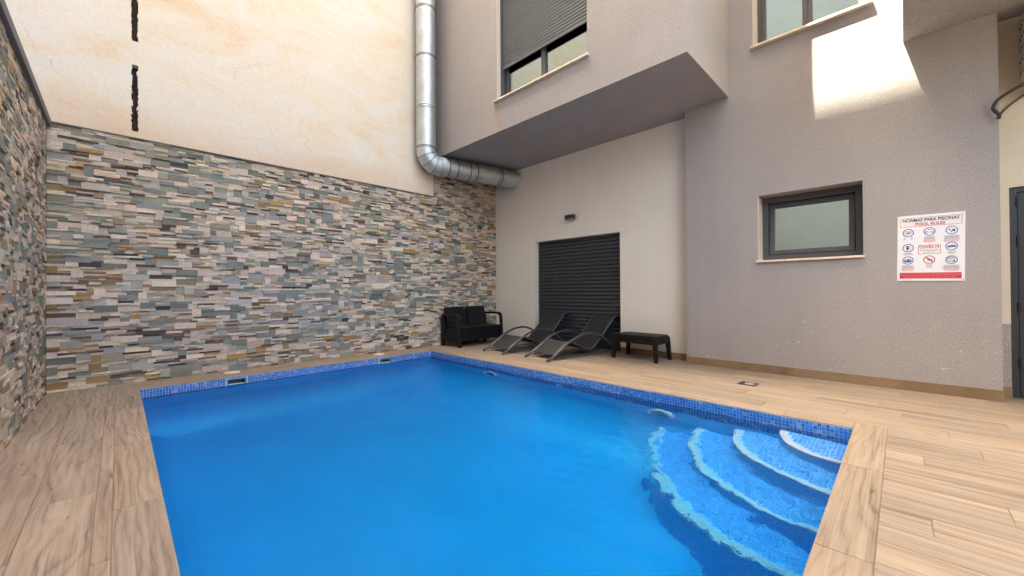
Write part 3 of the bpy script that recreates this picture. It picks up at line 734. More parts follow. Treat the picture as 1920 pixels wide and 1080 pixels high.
for i, q in enumerate(cand):
    ci = random.choices(range(8), (3, 4, 3, 4, 2, 1.6, 1.2, 2))[0]
    if i in single:
        c = (q[1], YP1+0.001, q[2]) if q[0] == 'C' else (XP0-0.001, q[1], q[2])
        inst('mosaic_tile', tm[q[0], ci], pool, (c[0]-pl.x, c[1]-pl.y, c[2]-pl.z))
    else: tile_box(rest, q[0], q[1], q[2], PAL[ci])
rest.build('mosaic_tiling', MAT['tile'], pool, 'stuff')
# grout behind the tiles
Rel().box(XP0, XP1, YP1+0.0015, YP1+0.0028, -0.35, -0.0100).build('grout_band', MAT['grout'], pool)
m = Rel()
e = [YP0, SK[0][0]-0.01, SK[0][1]+0.01, SK[1][0]-0.01, SK[1][1]+0.01, YP1]
for k in (0, 2, 4): m.box(XP0-0.0028, XP0-0.0015, e[k], e[k+1], -0.21, -0.0100)
m.build('grout_band', MAT['grout'], pool)
# skimmers
for a, b in SK:
    s = empty('skimmer', (XP0-pl.x, (a+b)/2-pl.y, -0.08-pl.z)); s.parent = pool
    h = (b-a)/2
    m = MB(); m.box(-0.01, 0.004, -h-0.006, h+0.006, 0.053, 0.058); m.box(-0.01, 0.004, -h-0.006, -h, -0.052, 0.053); m.box(-0.01, 0.004, h, h+0.006, -0.052, 0.053); m.box(-0.01, 0.004, -h-0.006, h+0.006, -0.062, -0.052)
    m.build('frame', MAT['skimmer_grey'], s)
    m = MB(); m.box(-0.20, -0.01, h-0.004, h, -0.05, 0.05); m.box(-0.20, -0.01, -h, -h+0.004, -0.05, 0.05); m.box(-0.20, -0.19, -h, h, -0.05, 0.05); m.box(-0.20, -0.01, -h, h, 0.045, 0.05); m.box(-0.2, -0.01, -h, h, -0.05, -0.046)
    m.build('throat', MAT['skimmer_grey'], s)
    MB().box(-0.035, -0.028, -h+0.006, h-0.006, -0.045, -0.012).build('weir_flap', MAT['white_plastic'], s)
# underwater lights and inlets
def pool_light(x, z, r):
    s = empty('pool_light', (x-pl.x, YP1-pl.y, z-pl.z)); s.parent = pool
    m = MB(); n = 28
    for k in range(n):
        a0, a1 = 2*PI*k/n, 2*PI*(k+1)/n
        P = lambda rr, a, d: (rr*math.cos(a), -d, rr*math.sin(a))
        m.add([P(r, a0, 0), P(r, a1, 0), P(r*0.97, a1, 0.02), P(r*0.97, a0, 0.02), P(r*0.74, a1, 0.026), P(r*0.74, a0, 0.026)], [(0,1,2,3), (3,2,4,5)])
    m.build('ring', MAT['white_plastic'], s)
    MB().disc((0, -0.024, 0), r*0.75, 'y', 28).build('lens', MAT['lens'], s)
pool_light(4.92, -0.50, 0.15); pool_light(2.217, -0.46, 0.145)
m = Rel(); m.disc((3.544, YP1-0.008, -0.264), 0.05, 'y', 20, None, 0.45); m.build('inlet', MAT['white_plastic'], pool)
m = Rel(); m.disc((XP0+0.008, -2.34, -0.58), 0.05, 'x', 20, None, 0.45); m.build('inlet', MAT['white_plastic'], pool)
# curved steps in the corner
cx, cyy = XP1, YP1
STEPS = [(0.47, -0.21), (0.82, -0.43), (1.17, -0.65), (1.52, -0.85)]
PALS = [(0.09, 0.37, 0.86), (0.11, 0.40, 0.88), (0.14, 0.43, 0.90), (0.08, 0.34, 0.83), (0.18, 0.46, 0.90), (0.07, 0.31, 0.78)]
prev = 0.0
for si, (r, zt) in enumerate(STEPS):
    seg = 48
    th = [PI+PI/2*k/seg for k in range(seg+1)]
    m = Rel(); NW = 0.044
    ring = [(cx+r*math.cos(a), cyy+r*math.sin(a)) for a in th]
    poly = ring+[(cx, cyy)]
    n = len(poly)
    m.add([(p, q, zt-0.004) for p, q in poly], [tuple(range(n))])
    m.add([(p, q, zt-0.004) for p, q in ring]+[(p, q, ZF) for p, q in ring], [(k, k+1, seg+1+k+1, seg+1+k) for k in range(seg)])
    st = m.build('step', MAT['step_tread'], pool)
    m = Rel()
    for k in range(seg):
        if k % 2 == 0 and k: pass
        a0, a1 = th[k]+0.0008, th[k+1]-0.0008
        P = lambda rr, a, z: (cx+rr*math.cos(a), cyy+rr*math.sin(a), z)
        m.add([P(r-NW,a0,zt),P(r-NW,a1,zt),P(r+0.006,a1,zt),P(r+0.006,a0,zt),P(r+0.006,a1,zt-0.028),P(r+0.006,a0,zt-0.028)], [(0,1,2,3),(3,2,4,5)])
    m.build('nosing', MAT['nosing'], st)
    m = Rel(); k = int(r/TP)+1
    for i in range(k):
        for j in range(k):
            px, py = cx-(i+0.5)*TP, cyy-(j+0.5)*TP
            d = math.hypot(px-cx, py-cyy)
            if d < r-NW-0.02 and d > prev-0.03:
                h = TS/2; e = random.uniform(-0.001, 0.0005)
                m.box(px-h, px+h, py-h, py+h, zt-0.006, zt+e, random.choice(PALS))
    # riser tiles
    na = int(r*PI/2/TP)
    drop = (0.0 if si == 3 else 0.0)
    zb = STEPS[si+1][1] if si < 3 else ZF+0.03
    nz = int((zt-0.03-zb)/TP)
    for i in range(na):
        a = PI+(i+0.5)/na*PI/2; ha = TS/2/r
        for j in range(nz):
            z1 = zt-0.03-j*TP; z0 = z1-TS; rr = r+0.003
            col = random.choice(((0.10, 0.54, 0.90), (0.12, 0.58, 0.92), (0.09, 0.50, 0.87)))
            m.add([(cx+rr*math.cos(a-ha), cyy+rr*math.sin(a-ha), z0),(cx+rr*math.cos(a+ha), cyy+rr*math.sin(a+ha), z0),(cx+rr*math.cos(a+ha), cyy+rr*math.sin(a+ha), z1),(cx+rr*math.cos(a-ha), cyy+rr*math.sin(a-ha), z1)], [(0,1,2,3)], col)
    m.build('step_tiling', MAT['tile'], st, 'stuff')
    prev = r

# ------------------------------------------------------------------ water
nx, ny = 296, 196
X = np.linspace(XP0-0.012, XP1+0.012, nx); Y = np.linspace(YP0-0.012, YP1+0.012, ny)
gx, gy = np.meshgrid(X, Y, indexing='ij')
hgt = np.zeros_like(gx)
for k in range(46):
    lam = 0.11*7.0**rng.uniform(0, 1); a = rng.normal(2.2, 0.75); amp = 0.00095*(lam/0.4)**0.9*rng.uniform(0.4, 1.0)
    hgt += amp*np.sin(2*PI/lam*(gx*math.cos(a)+gy*math.sin(a))+rng.uniform(0, 6.28)+0.6*np.sin(gx*1.3+k))
patch = 0.35+0.65/(1+np.exp(-(gx-3.6)*1.6))
hgt *= patch
# a livelier patch round the foot of the steps, with rings running out
for (px, py, am, lam) in ((5.05, -3.75, 0.0028, 0.14), (5.5, -4.0, 0.0022, 0.12), (4.85, -3.35, 0.0013, 0.17)):
    d = np.hypot(gx-px, gy-py); hgt += am*np.exp(-(d/0.55)**2)*np.sin(2*PI*d/lam+0.8*np.sin(6*gx+4*gy))
v = np.stack([gx, gy, ZW+hgt], -1).reshape(-1, 3)
idx = np.arange(nx*ny).reshape(nx, ny)
fc = np.stack([idx[:-1,:-1], idx[1:,:-1], idx[1:,1:], idx[:-1,1:]], -1).reshape(-1, 4)
# closed body: the sides and bottom run a little way inside the shell
rim = [*idx[:, 0], *idx[-1, 1:], *idx[-2::-1, -1], *idx[0, -2:0:-1]]
vl = v.tolist(); fl = fc.tolist(); k0 = len(vl)
for r_ in rim: vl.append([vl[r_][0], vl[r_][1], ZF-0.05])
nr_ = len(rim)
for q in range(nr_): fl.append([int(rim[q]), k0+q, k0+(q+1) % nr_, int(rim[(q+1) % nr_])])
fl.append([k0+q for q in range(nr_)][::-1])
me = bpy.data.meshes.new('water'); me.from_pydata(vl, [], fl); me.materials.append(MAT['water']); me.polygons.foreach_set('use_smooth', [True]*len(fc)+[False]*(len(fl)-len(fc)))
wtr = bpy.data.objects.new('water', me); COL.objects.link(wtr); tag(wtr, 'still blue pool water', None, None, 'structure')

# ------------------------------------------------------------------ stone clad walls
def stone_layout(width, height, seed, skip=None):
    R = random.Random(seed); U = 0.0252; CW = 0.02
    nr, nc = int(round(height/U)), int(width/CW)
    occ = [[False]*nc for _ in range(nr)]; out = []
    for r in range(nr):
        c = 0
        while c < nc:
            if occ[r][c]: c += 1; continue
            run = 0
            while c+run < nc and not occ[r][c+run] and run < 16: run += 1
            t = R.random()
            if t < 0.76: h = 1; wd = R.choice((4, 5, 6, 7, 7, 8, 9, 11))
            elif t < 0.86: h = 2; wd = R.choice((4, 5, 7, 9, 11))
            else: h = 3; wd = R.choice((4, 4, 5, 5, 9, 10, 11, 12))
            wd = min(wd, run); h = min(h, nr-r)
            if run-wd < 3: wd = run
            if wd <= 3 and h == 3: h = R.choice((1, 2))
            for a in range(h):
                for b in range(wd): occ[r+a][c+b] = True
            out.append((c*CW, (c+wd)*CW, r*U, (r+h)*U, h)); c += wd
    return out
STONES = [((0.69, 0.54, 0.42), 36), ((0.60, 0.465, 0.36), 16), ((0.65, 0.535, 0.375), 17), ((0.27, 0.275, 0.25), 6), ((0.20, 0.21, 0.195), 3), ((0.34, 0.33, 0.28), 7),
          ((0.31, 0.26, 0.18), 9), ((0.31, 0.19, 0.11), 7), ((0.46, 0.26, 0.115), 5), ((0.16, 0.10, 0.068), 7), ((0.075, 0.072, 0.074), 5), ((0.44, 0.38, 0.33), 12)]
THICK = [((0.235, 0.243, 0.203), 20), ((0.180, 0.186, 0.156), 8), ((0.33, 0.32, 0.25), 14), ((0.28, 0.245, 0.17), 10), ((0.38, 0.23, 0.10), 4), ((0.66, 0.515, 0.405), 22), ((0.44, 0.38, 0.335), 13), ((0.33, 0.305, 0.285), 8)]
def stone_wall(axis, lay, origin, wall, depth, limit):
    """stones stand proud of the wall by differing amounts"""
    items = []
    for (a0, a1, z0, z1, h) in lay:
        pal = STONES if h == 1 else THICK
        if h == 2 and random.random() < 0.8: pal = STONES
        col = random.choices([c for c, _ in pal], [q for _, q in pal])[0]; k = random.uniform(0.82, 1.16); j = [random.uniform(0.96, 1.04) for _ in range(3)]
        col = tuple(c*k*b for c, b in zip(col, j))
        if h == 1 and z0 == z0 and random.random() < 0.18: d = 0.004
        else: d = random.uniform(0.006, depth)
        c = origin(a0, a1, z0, z1); n = (1, 0, 0) if axis == 'y' else (0, 1, 0)
        items.append((seen_area(c, a1-a0, z1-z0, n), a0, a1, z0, z1, d, col))
    items.sort(key=lambda q: -q[0])
    rest = MB()
    for i, (s, a0, a1, z0, z1, d, col) in enumerate(items):
        mb = MB() if i < limit else rest
        g = 0.0006; e = [random.uniform(-0.004, 0.004) for _ in range(4)]
        f = [max(0.002, d+x) for x in e]
        P = (lambda a, t, z: (t, a, z)) if axis == 'y' else (lambda a, t, z: (a, YA+t, z))
        w_, h_ = a1-a0, z1-z0
        # slightly uneven split face: five-by-two would be too dear, so a bent quad pair
        am = a0+w_*random.uniform(0.35, 0.65); fm = max(0.002, d+random.uniform(-0.004, 0.006)); fn = max(0.002, d+random.uniform(-0.004, 0.006))
        vs = [P(a0+g,0,z0+g),P(am,0,z0+g),P(a1-g,0,z0+g),P(a1-g,0,z1-g),P(am,0,z1-g),P(a0+g,0,z1-g),
              P(a0+g,f[0],z0+g),P(am,fm,z0+g),P(a1-g,f[1],z0+g),P(a1-g,f[2],z1-g),P(am,fn,z1-g),P(a0+g,f[3],z1-g)]
        fs = [(6,7,10,11),(7,8,9,10),(0,1,7,6),(1,2,8,7),(2,3,9,8),(3,4,10,9),(4,5,11,10),(5,0,6,11)]
        mb.add(vs, fs, col)
        if i < limit:
            a = np.array(mb.v); o0 = (a.min(0)+a.max(0))/2
            inst('stone', mb.mesh('stone', MAT['stone'], tuple(o0)), wall, (o0[0]-wall.location.x, o0[1]-wall.location.y, o0[2]-wall.location.z))
    rest.v = [(a-wall.location.x, b-wall.location.y, c-wall.location.z) for a, b, c in rest.v]
    rest.build('stone_cladding', MAT['stone'], wall, 'stuff')
YCR = -1.72
wb = MB().box(-0.25, 0.0, YA-0.2, 0.3, -0.06, ZB).box(-0.25, 0.0, YCR, 0.3, ZB+0.0, ZS+0.2).build('stone_wall', MAT['mortar'])
tag(wb, 'wide split stone clad wall behind the far end of the pool', 'wall')
lay = [(a0+YA+0.012, a1+YA+0.012, z0, z1, h) for a0, a1, z0, z1, h in stone_layout(-YA-0.012, ZB, 5)]
lay += [(a0+YCR, a1+YCR, ZB+z0, ZB+z1, h) for a0, a1, z0, z1, h in stone_layout(-YCR, ZS-ZB, 6)]
stone_wall('y', lay, lambda a0, a1, z0, z1: (0.01, (a0+a1)/2, (z0+z1)/2), wb, 0.032, 298)
MB().box(0.0-wb.location.x, 0.036-wb.location.x, YA+0.03-wb.location.y, YCR-wb.location.y, ZB-wb.location.z, ZB+0.014-wb.location.z).build('coping_strip', MAT['trim_grey'], wb)
wa = MB().box(0.0, 10.4, YA-0.2, YA, -0.06, ZB-0.05).build('stone_wall', MAT['mortar'])
tag(wa, 'split stone clad boundary wall running along the left deck', 'wall')
lay = [(a0+0.026, a1+0.026, z0, z1, h) for a0, a1, z0, z1, h in stone_layout(8.0, ZB-0.05, 9)]
stone_wall('x', lay, lambda a0, a1, z0, z1: ((a0+a1)/2, YA+0.01, (z0+z1)/2), wa, 0.015, 298)
MB().box(0.0-wa.location.x, 10.4-wa.location.x, YA-0.24-wa.location.y, YA+0.045-wa.location.y, ZB-0.05-wa.location.z, ZB+0.03-wa.location.z).build('wall_cap', MAT['trim_grey'], wa)

# ------------------------------------------------------------------ neighbouring cream building
SL = [(-6.135, -6.062, 3.115, 3.945), (-6.137, -6.062, 4.24, 5.2)]
nb = wall_holes('y', -7.75, YCR, ZB+0.014, 9.5, -0.3, 0.012, SL, 'neighbouring_building', MAT['cream'])
tag(nb, 'old cream plastered gable wall with orange stains above the stone wall', 'building')
nl = nb.location
def at_nb(mb): mb.v = [(a-nl.x, b-nl.y, c-nl.z) for a, b, c in mb.v]; return mb
for (a, b, z0, z1) in SL:
    R = random.Random(int(z0*100))
    at_nb(MB().box(-0.2, -0.09, a, b, z0, z1)).build('slot_backing', MAT['black'], nb)
    m = MB()
    m.box(-0.088, -0.055, a+0.02, a+0.055, z0+0.0, z0+(z1-z0)*0.78); at_nb(m).build('old_batten', MAT['dirt_wood'], nb)
    # ragged broken plaster lips on both sides
    m = MB()
    for side, base in ((1, a), (-1, b)):
        n = int((z1-z0)/0.02); prev = (0.004, z0)
        pts = []
        for k in range(n+1):
            pts.append((max(0.001, 0.007+R.gauss(0, 0.005)+(0.012 if R.random() < 0.1 else 0)), z0+(z1-z0)*k/n))
        for (d0, za), (d1, zb) in zip(pts[:-1], pts[1:]):
            y0, y1 = base+side*d0, base+side*d1
            m.add([(0.0115, base, za), (0.0115, y0, za), (0.0115, y1, zb), (0.0115, base, zb), (-0.05, y0, za), (-0.05, y1, zb)], [(0,1,2,3), (1,4,5,2)])
    at_nb(m).build('broken_plaster', MAT['cream'], nb)

# tall block across the lane: its roofline cuts the sun
opp = MB().box(-30.0, 9.6, -16.0, -7.75, -0.06, 22.9).build('opposite_building', MAT['pale_render'])
tag(opp, 'tall pale plastered block behind the left stone wall', 'building')
end = MB().box(10.4, 10.6, -7.0, 0.3, -0.06, 2.4).build('added_sky_screen', MAT['beige_render'])  # out-of-view wall added to limit sky light flooding in from the right
tag(end, 'unseen beige wall added on the right to hold back low sky light', 'wall')

# ------------------------------------------------------------------ galvanised duct
RD = 0.187
duct = empty('exhaust_duct', (0.25, -2.04, 3.6))
tag(duct, 'thick galvanised exhaust duct bending under the grey bay', 'duct')
AX = Vector((0.25, -2.04, 0)); ENDP = Vector((0.67, 0.0, 3.568))
RunD = Vector((ENDP.x-AX.x, ENDP.y-AX.y, 0)).normalized()
def dpart(name, pts, r): return Rel().tube([tuple(p) for p in pts], r, 36, False).build(name, MAT['galv'], duct)
RB = 0.27
joints = [9.0, 7.4, 6.52, 5.59, 4.62, 3.568+RB]
for a, b in zip(joints[:-1], joints[1:]):
    dpart('pipe_section', [AX+Vector((0,0,a)), AX+Vector((0,0,b))], RD)
    m = Rel(); 
    for dz in (0.0, 0.028): m.tube([tuple(AX+Vector((0,0,b+dz+0.004))), tuple(AX+Vector((0,0,b+dz+0.012))), tuple(AX+Vector((0,0,b+dz+0.02)))], [RD+0.001, RD+0.007, RD+0.001], 36, False)
    m.build('seam', MAT['seam'], duct)
c0 = AX+RunD*RB+Vector((0, 0, 3.568+RB))
def elbow(a): return c0-RunD*RB*math.cos(a)-Vector((0, 0, RB*math.sin(a)))
K = 4
for k in range(K):
    a0, a1 = PI/2*k/K, PI/2*(k+1)/K
    # mitred segment: both rims lie in the planes through the bend centre
    m = Rel(); vs = []; side = Vector((-RunD.y, RunD.x, 0))
    am = (a0+a1)/2; mid = elbow(am); axis = (RunD*math.sin(am)-Vector((0, 0, math.cos(am)))); outw = (mid-c0).normalized()
    for q in (a0, a1):
        for s in range(36):
            w = 2*PI*s/36; off = outw*math.cos(w)*RD+side*math.sin(w)*RD
            rr = RB+RD*math.cos(w); t = math.tan(q-am)*rr
            vs.append(mid+off+axis*t)
    m.add(vs, [(s, (s+1) % 36, 36+(s+1) % 36, 36+s) for s in range(36)], None, True)
    m.build('elbow_segment', MAT['galv'], duct)
    rim = vs[36:]+[vs[36]]
    Rel().tube([tuple(p) for p in rim], 0.0055, 6, False).build('seam', MAT['seam'], duct)
run0 = AX+RunD*RB+Vector((0, 0, 3.568)); tot = (ENDP-run0).length
cuts = [0.0, 0.16, 0.34, 0.62, 1.32, tot+0.02]
for i, (a, b) in enumerate(zip(cuts[:-1], cuts[1:])):
    dpart('pipe_section', [run0+RunD*a, run0+RunD*b], RD+0.0015*(i % 2))
    if i < len(cuts)-2:
        m = Rel(); m.tube([tuple(run0+RunD*(b-0.012)), tuple(run0+RunD*b), tuple(run0+RunD*(b+0.012))], [RD+0.002, RD+0.007, RD+0.002], 36, False); m.build('seam', MAT['seam'], duct)
for q in (0.78, 1.38):
    c = run0+RunD*q
    m = Rel(); m.tube([tuple(c-RunD*0.012), tuple(c-RunD*0.011), tuple(c+RunD*0.011), tuple(c+RunD*0.012)], [RD+0.001, RD+0.006, RD+0.006, RD+0.001], 36, False)
    m.tube([tuple(c+Vector((0,0,RD))), (c.x, c.y, ZS-0.001)], 0.005, 8, False); m.build('hanger', MAT['frame_grey'], duct)
m = Rel(); c = AX+Vector((0, 0, 4.64))
for dz in (-0.02, 0.02): m.tube([tuple(c+Vector((0,0,dz-0.012))), tuple(c+Vector((0,0,dz-0.011))), tuple(c+Vector((0,0,dz+0.011))), tuple(c+Vector((0,0,dz+0.012)))], [RD+0.001, RD+0.008, RD+0.008, RD+0.001], 36, False)
m.tube([(AX.x, AX.y-RD-0.03, 4.64), (AX.x, AX.y-RD, 4.64)], 0.012, 8); m.tube([(AX.x, AX.y+RD+0.03, 4.64), (AX.x, AX.y+RD, 4.64)], 0.012, 8); m.box(0.0, 0.06, AX.y-0.015, AX.y+0.015, 4.62, 4.66)
m.build('pipe_clamp', MAT['galv'], duct)
m = Rel(); m.tube([(ENDP.x-RunD.x*0.012, -0.014, ENDP.z), (ENDP.x-RunD.x*0.003, -0.003, ENDP.z)], RD+0.012, 40); m.build('wall_collar', MAT['beige_render'], duct)

# ------------------------------------------------------------------ wall lamp
lamp = empty('wall_lamp', (2.21, -0.0, 2.52)); tag(lamp, 'small black drum wall lamp above the roller shutter', 'lamp')
def drum(rx, ry, z0, z1, yc, seg=32, open_bottom=False):
    m = MB(); P = [(rx*math.cos(2*PI*k/seg), yc+ry*math.sin(2*PI*k/seg)) for k in range(seg)]
    m.add([(x, y, z0) for x, y in P]+[(x, y, z1) for x, y in P], [(k, (k+1) % seg, seg+(k+1) % seg, seg+k) for k in range(seg)], None, True)
    m.add([(x, y, z1) for x, y in P], [tuple(range(seg))]); return m, P
m, P = drum(0.118, 0.062, -0.038, 0.038, -0.078); m.build('housing', MAT['rubber'], lamp)
MB().prism([(x*0.9, -0.078+(y+0.078)*0.9) for x, y in P], 'z', -0.030, -0.022).build('diffuser', MAT['white_plastic'], lamp)
MB().box(-0.05, 0.05, -0.02, 0.0, -0.025, 0.03).build('wall_plate', MAT['rubber'], lamp)

# ------------------------------------------------------------------ pool rules sign
sign = empty('pool_rules_sign', (6.963, YD-0.001, 1.525)); tag(sign, 'white pool rules board with blue pictograms and red banner', 'sign'); sign.rotation_euler = (0, math.radians(1.0), 0)
SWD, SHT = 0.243, 0.349
MB().cbox(-SWD, SWD, -0.006, 0.0, -SHT, SHT, 0.001).build('board', MAT['sign_white'], sign)
LY = -0.0072
class Flat(MB):
    def rect(s, x0, x1, z0, z1, lv=0):
        y = LY-0.0004*lv; return s.add([(x0,y,z0),(x1,y,z0),(x1,y,z1),(x0,y,z1)], [(0,1,2,3)])
    def ell(s, x, z, rx, rz, lv=0, r0=0): return s.disc((x, LY-0.0004*lv, z), rx, 'y', 28, rz, r0)
    def poly(s, pts, lv=0): return s.add([(x, LY-0.0004*lv, z) for x, z in pts], [tuple(range(len(pts)))])
    def line(s, x0, z0, x1, z1, w, lv=0):
        d = Vector((x1-x0, z1-z0)).normalized()*w/2; n = (-d.y, d.x)
        return s.poly([(x0+n[0], z0+n[1]), (x1+n[0], z1+n[1]), (x1-n[0], z1-n[1]), (x0-n[0], z0-n[1])], lv)
    def frame(s, x0, x1, z0, z1, t, lv=0):
        s.rect(x0, x1, z0, z0+t, lv); s.rect(x0, x1, z1-t, z1, lv); s.rect(x0, x0+t, z0+t, z1-t, lv); s.rect(x1-t, x1, z0+t, z1-t, lv); return s
def text(body, width, height, x, z, mat, bold=0.0):
    cu = bpy.data.curves.new('lettering', 'FONT'); cu.body = body; cu.size = 1.0; cu.align_x = 'CENTER'; cu.align_y = 'CENTER'; cu.offset = bold
    to = bpy.data.objects.new('tmp', cu); COL.objects.link(to)
    bpy.context.view_layer.update()
    me = bpy.data.meshes.new_from_object(to.evaluated_get(bpy.context.evaluated_depsgraph_get())); bpy.data.objects.remove(to)
    a = np.zeros(len(me.vertices)*3); me.vertices.foreach_get('co', a); a = a.reshape(-1, 3)
    lo, hi = a.min(0), a.max(0); c = (lo+hi)/2
    b = np.zeros_like(a); b[:, 0] = (a[:, 0]-c[0])*width/(hi[0]-lo[0]); b[:, 2] = (a[:, 1]-c[1])*height/(hi[1]-lo[1])
    me.vertices.foreach_set('co', b.ravel()); me.materials.clear(); me.materials.append(MAT[mat]); me.update()
    inst('lettering', me, sign, (x, LY-0.0008, z))
text('NORMAS PARA PISCINAS', 0.405, 0.034, 0.0, 0.296, 'ink_navy', 0.02)
text('POOL RULES', 0.215, 0.031, 0.0, 0.252, 'ink_red', 0.02)
Flat().frame(-0.222, 0.222, 0.228, 0.323, 0.0035).build('title_border', MAT['ink_red'], sign)
PX = (-0.16, -0.004, 0.152); PZ = (0.172, 0.0, -0.135)
PZ = {(0,0):0.165, (0,1):0.168, (0,2):0.168, (1,0):0.003, (1,2):0.005, (2,0):-0.130, (2,1):-0.128, (2,2):-0.135}
RX, RZ = 0.043, 0.043
for (r, c), z in PZ.items():
    if (r, c) != (2, 1): Flat().ell(PX[c], z, RX, RZ, 0, 0.84).build('pictogram_ring', MAT['ink_blue'], sign)
red = Flat(); red.ell(PX[1], PZ[2,1], RX, RZ, 2, 0.86); red.line(PX[1]-0.029, PZ[2,1]+0.029, PX[1]+0.029, PZ[2,1]-0.029, 0.006, 2); red.build('prohibition_ring', MAT['ink_red'], sign)
nv = Flat(); rd = Flat(); sky = Flat(); gr = Flat(); pk = Flat(); bl = Flat()
def person(f, x, z, s, lv=1):
    f.ell(x, z+0.012*s, 0.006*s, 0.006*s, lv); f.poly([(x-0.010*s, z-0.014*s), (x+0.010*s, z-0.014*s), (x+0.006*s, z+0.004*s), (x-0.006*s, z+0.004*s)], lv)
x, z = PX[0], PZ[0,0]; person(gr, x, z, 1.0); gr.line(x-0.022, z-0.02, x-0.006, z, 0.004, 1); gr.line(x+0.022, z-0.02, x+0.006, z, 0.004, 1); rd.ell(x-0.018, z+0.008, 0.011, 0.011, 1, 0.7); rd.ell(x+0.018, z+0.008, 0.011, 0.011, 1, 0.7)
x, z = PX[1], PZ[0,1]; rd.ell(x-0.021, z-0.006, 0.009, 0.013, 1, 0.6); rd.ell(x+0.021, z-0.006, 0.009, 0.013, 1, 0.6); nv.rect(x-0.010, x-0.002, z+0.016, z+0.022, 1); nv.rect(x, x+0.010, z+0.016, z+0.022, 1); gr.line(x-0.010, z-0.006, x+0.010, z-0.006, 0.0025, 1)
x, z = PX[2], PZ[0,2]; rd.ell(x-0.016, z+0.006, 0.008, 0.007, 1); nv.poly([(x+0.0, z-0.01), (x+0.026, z-0.012), (x+0.022, z+0.008), (x+0.006, z+0.012)], 1); sky.poly([(x-0.012, z-0.02), (x+0.004, z-0.018), (x+0.010, z+0.002), (x-0.004, z-0.002)], 2); gr.line(x-0.004, z+0.022, x+0.004, z+0.014, 0.003, 1)
x, z = PX[0], PZ[1,0]; person(nv, x-0.004, z+0.004, 1.1); nv.rect(x-0.009, x-0.005, z-0.028, z-0.010, 1); nv.rect(x-0.003, x+0.001, z-0.028, z-0.010, 1); nv.line(x-0.018, z+0.014, x+0.010, z+0.014, 0.006, 1); gr.line(x+0.018, z-0.025, x+0.018, z+0.022, 0.003, 1)
x, z = PX[2], PZ[1,2]; nv.poly([(x-0.03, z-0.012), (x+0.03, z-0.010), (x+0.027, z+0.008), (x+0.006, z+0.012), (x-0.024, z+0.006)], 1); sky.rect(x-0.022, x+0.02, z-0.003, z+0.004, 2); rd.rect(x-0.004, x+0.012, z-0.010, z-0.003, 2)
x, z = PX[0], PZ[2,0]; bl.poly([(x-0.033, z-0.012), (x-0.015, z-0.022), (x+0.015, z-0.022), (x+0.033, z-0.008), (x+0.024, z+0.006), (x+0.008, z-0.004), (x-0.010, z-0.004), (x-0.022, z+0.006)], 1); rd.ell(x+0.002, z+0.006, 0.010, 0.010, 2); sky.ell(x-0.018, z+0.014, 0.005, 0.006, 2); sky.ell(x+0.018, z+0.016, 0.005, 0.006, 2)
x, z = PX[1], PZ[2,1]; nv.line(x-0.016, z+0.018, x+0.004, z-0.002, 0.013, 1); nv.line(x+0.0, z+0.0, x+0.026, z-0.004, 0.008, 1); gr.line(x-0.018, z-0.018, x+0.006, z-0.006, 0.003, 1); gr.line(x+0.024, z-0.02, x+0.018, z-0.004, 0.003, 1)
x, z = PX[2], PZ[2,2]; nv.ell(x-0.004, z+0.004, 0.026, 0.026, 1, 0.8); nv.line(x-0.004, z+0.004, x-0.012, z+0.014, 0.004, 1); nv.line(x-0.004, z+0.004, x+0.006, z+0.010, 0.004, 1); rd.poly([(x+0.006, z-0.022), (x+0.030, z-0.022), (x+0.018, z+0.004)], 2)
# unreadable small print under the pictograms
def lines(f, x, z, n, w, seed, step=0.0075, th=0.0042):
    R = random.Random(seed)
    for k in range(n):
        ww = w*R.uniform(0.75, 1.0); a = x-ww/2; zz = z-k*step
        while a < x+ww/2-0.004:
            b = min(x+ww/2, a+R.uniform(0.006, 0.020)); f.rect(a, b, zz-th/2, zz+th/2); a = b+0.0022
gr2 = Flat(); rd2 = Flat()
lines(gr2, PX[0]-0.025, 0.112, 2, 0.02, 1); lines(gr2, PX[0]+0.025, 0.114, 2, 0.02, 2); lines(rd2, PX[0]-0.025, 0.092, 1, 0.024, 3); lines(rd2, PX[0]+0.025, 0.093, 1, 0.02, 4)
lines(gr2, PX[1], 0.113, 4, 0.092, 5); lines(rd2, PX[1], 0.082, 4, 0.092, 6); lines(gr2, PX[2], 0.113, 5, 0.118, 7); lines(rd2, PX[2], 0.075, 4, 0.126, 8)
lines(gr2, PX[0], -0.052, 2, 0.066, 9); lines(rd2, PX[0], -0.068, 1, 0.084, 10); lines(gr2, PX[2], -0.050, 2, 0.066, 11); lines(rd2, PX[2], -0.066, 2, 0.05, 12)
lines(gr2, PX[0], -0.186, 4, 0.10, 13); lines(rd2, PX[0], -0.217, 4, 0.105, 14); lines(gr2, PX[1], -0.182, 2, 0.05, 15); lines(rd2, PX[1], -0.200, 2, 0.05, 16); lines(gr2, PX[2], -0.190, 5, 0.128, 17); lines(rd2, PX[2], -0.229, 3, 0.128, 18)
gr2.rect(-0.008, 0.0, 0.038, 0.044)
gr2.build('small_print', MAT['ink_grey'], sign, 'stuff'); rd2.build('small_print', MAT['ink_pink'], sign, 'stuff')
Flat().frame(-0.085, 0.076, -0.067, 0.028, 0.0035).build('notice_border', MAT['ink_red'], sign)
text('COVID-19', 0.142, 0.027, -0.004, 0.006, 'ink_red', 0.02)
text('PREVENCIÓN', 0.128, 0.021, -0.004, -0.026, 'ink_grey', 0.0)
g2 = Flat(); lines(g2, -0.004, -0.048, 1, 0.09, 19); g2.build('small_print', MAT['ink_grey'], sign, 'stuff')
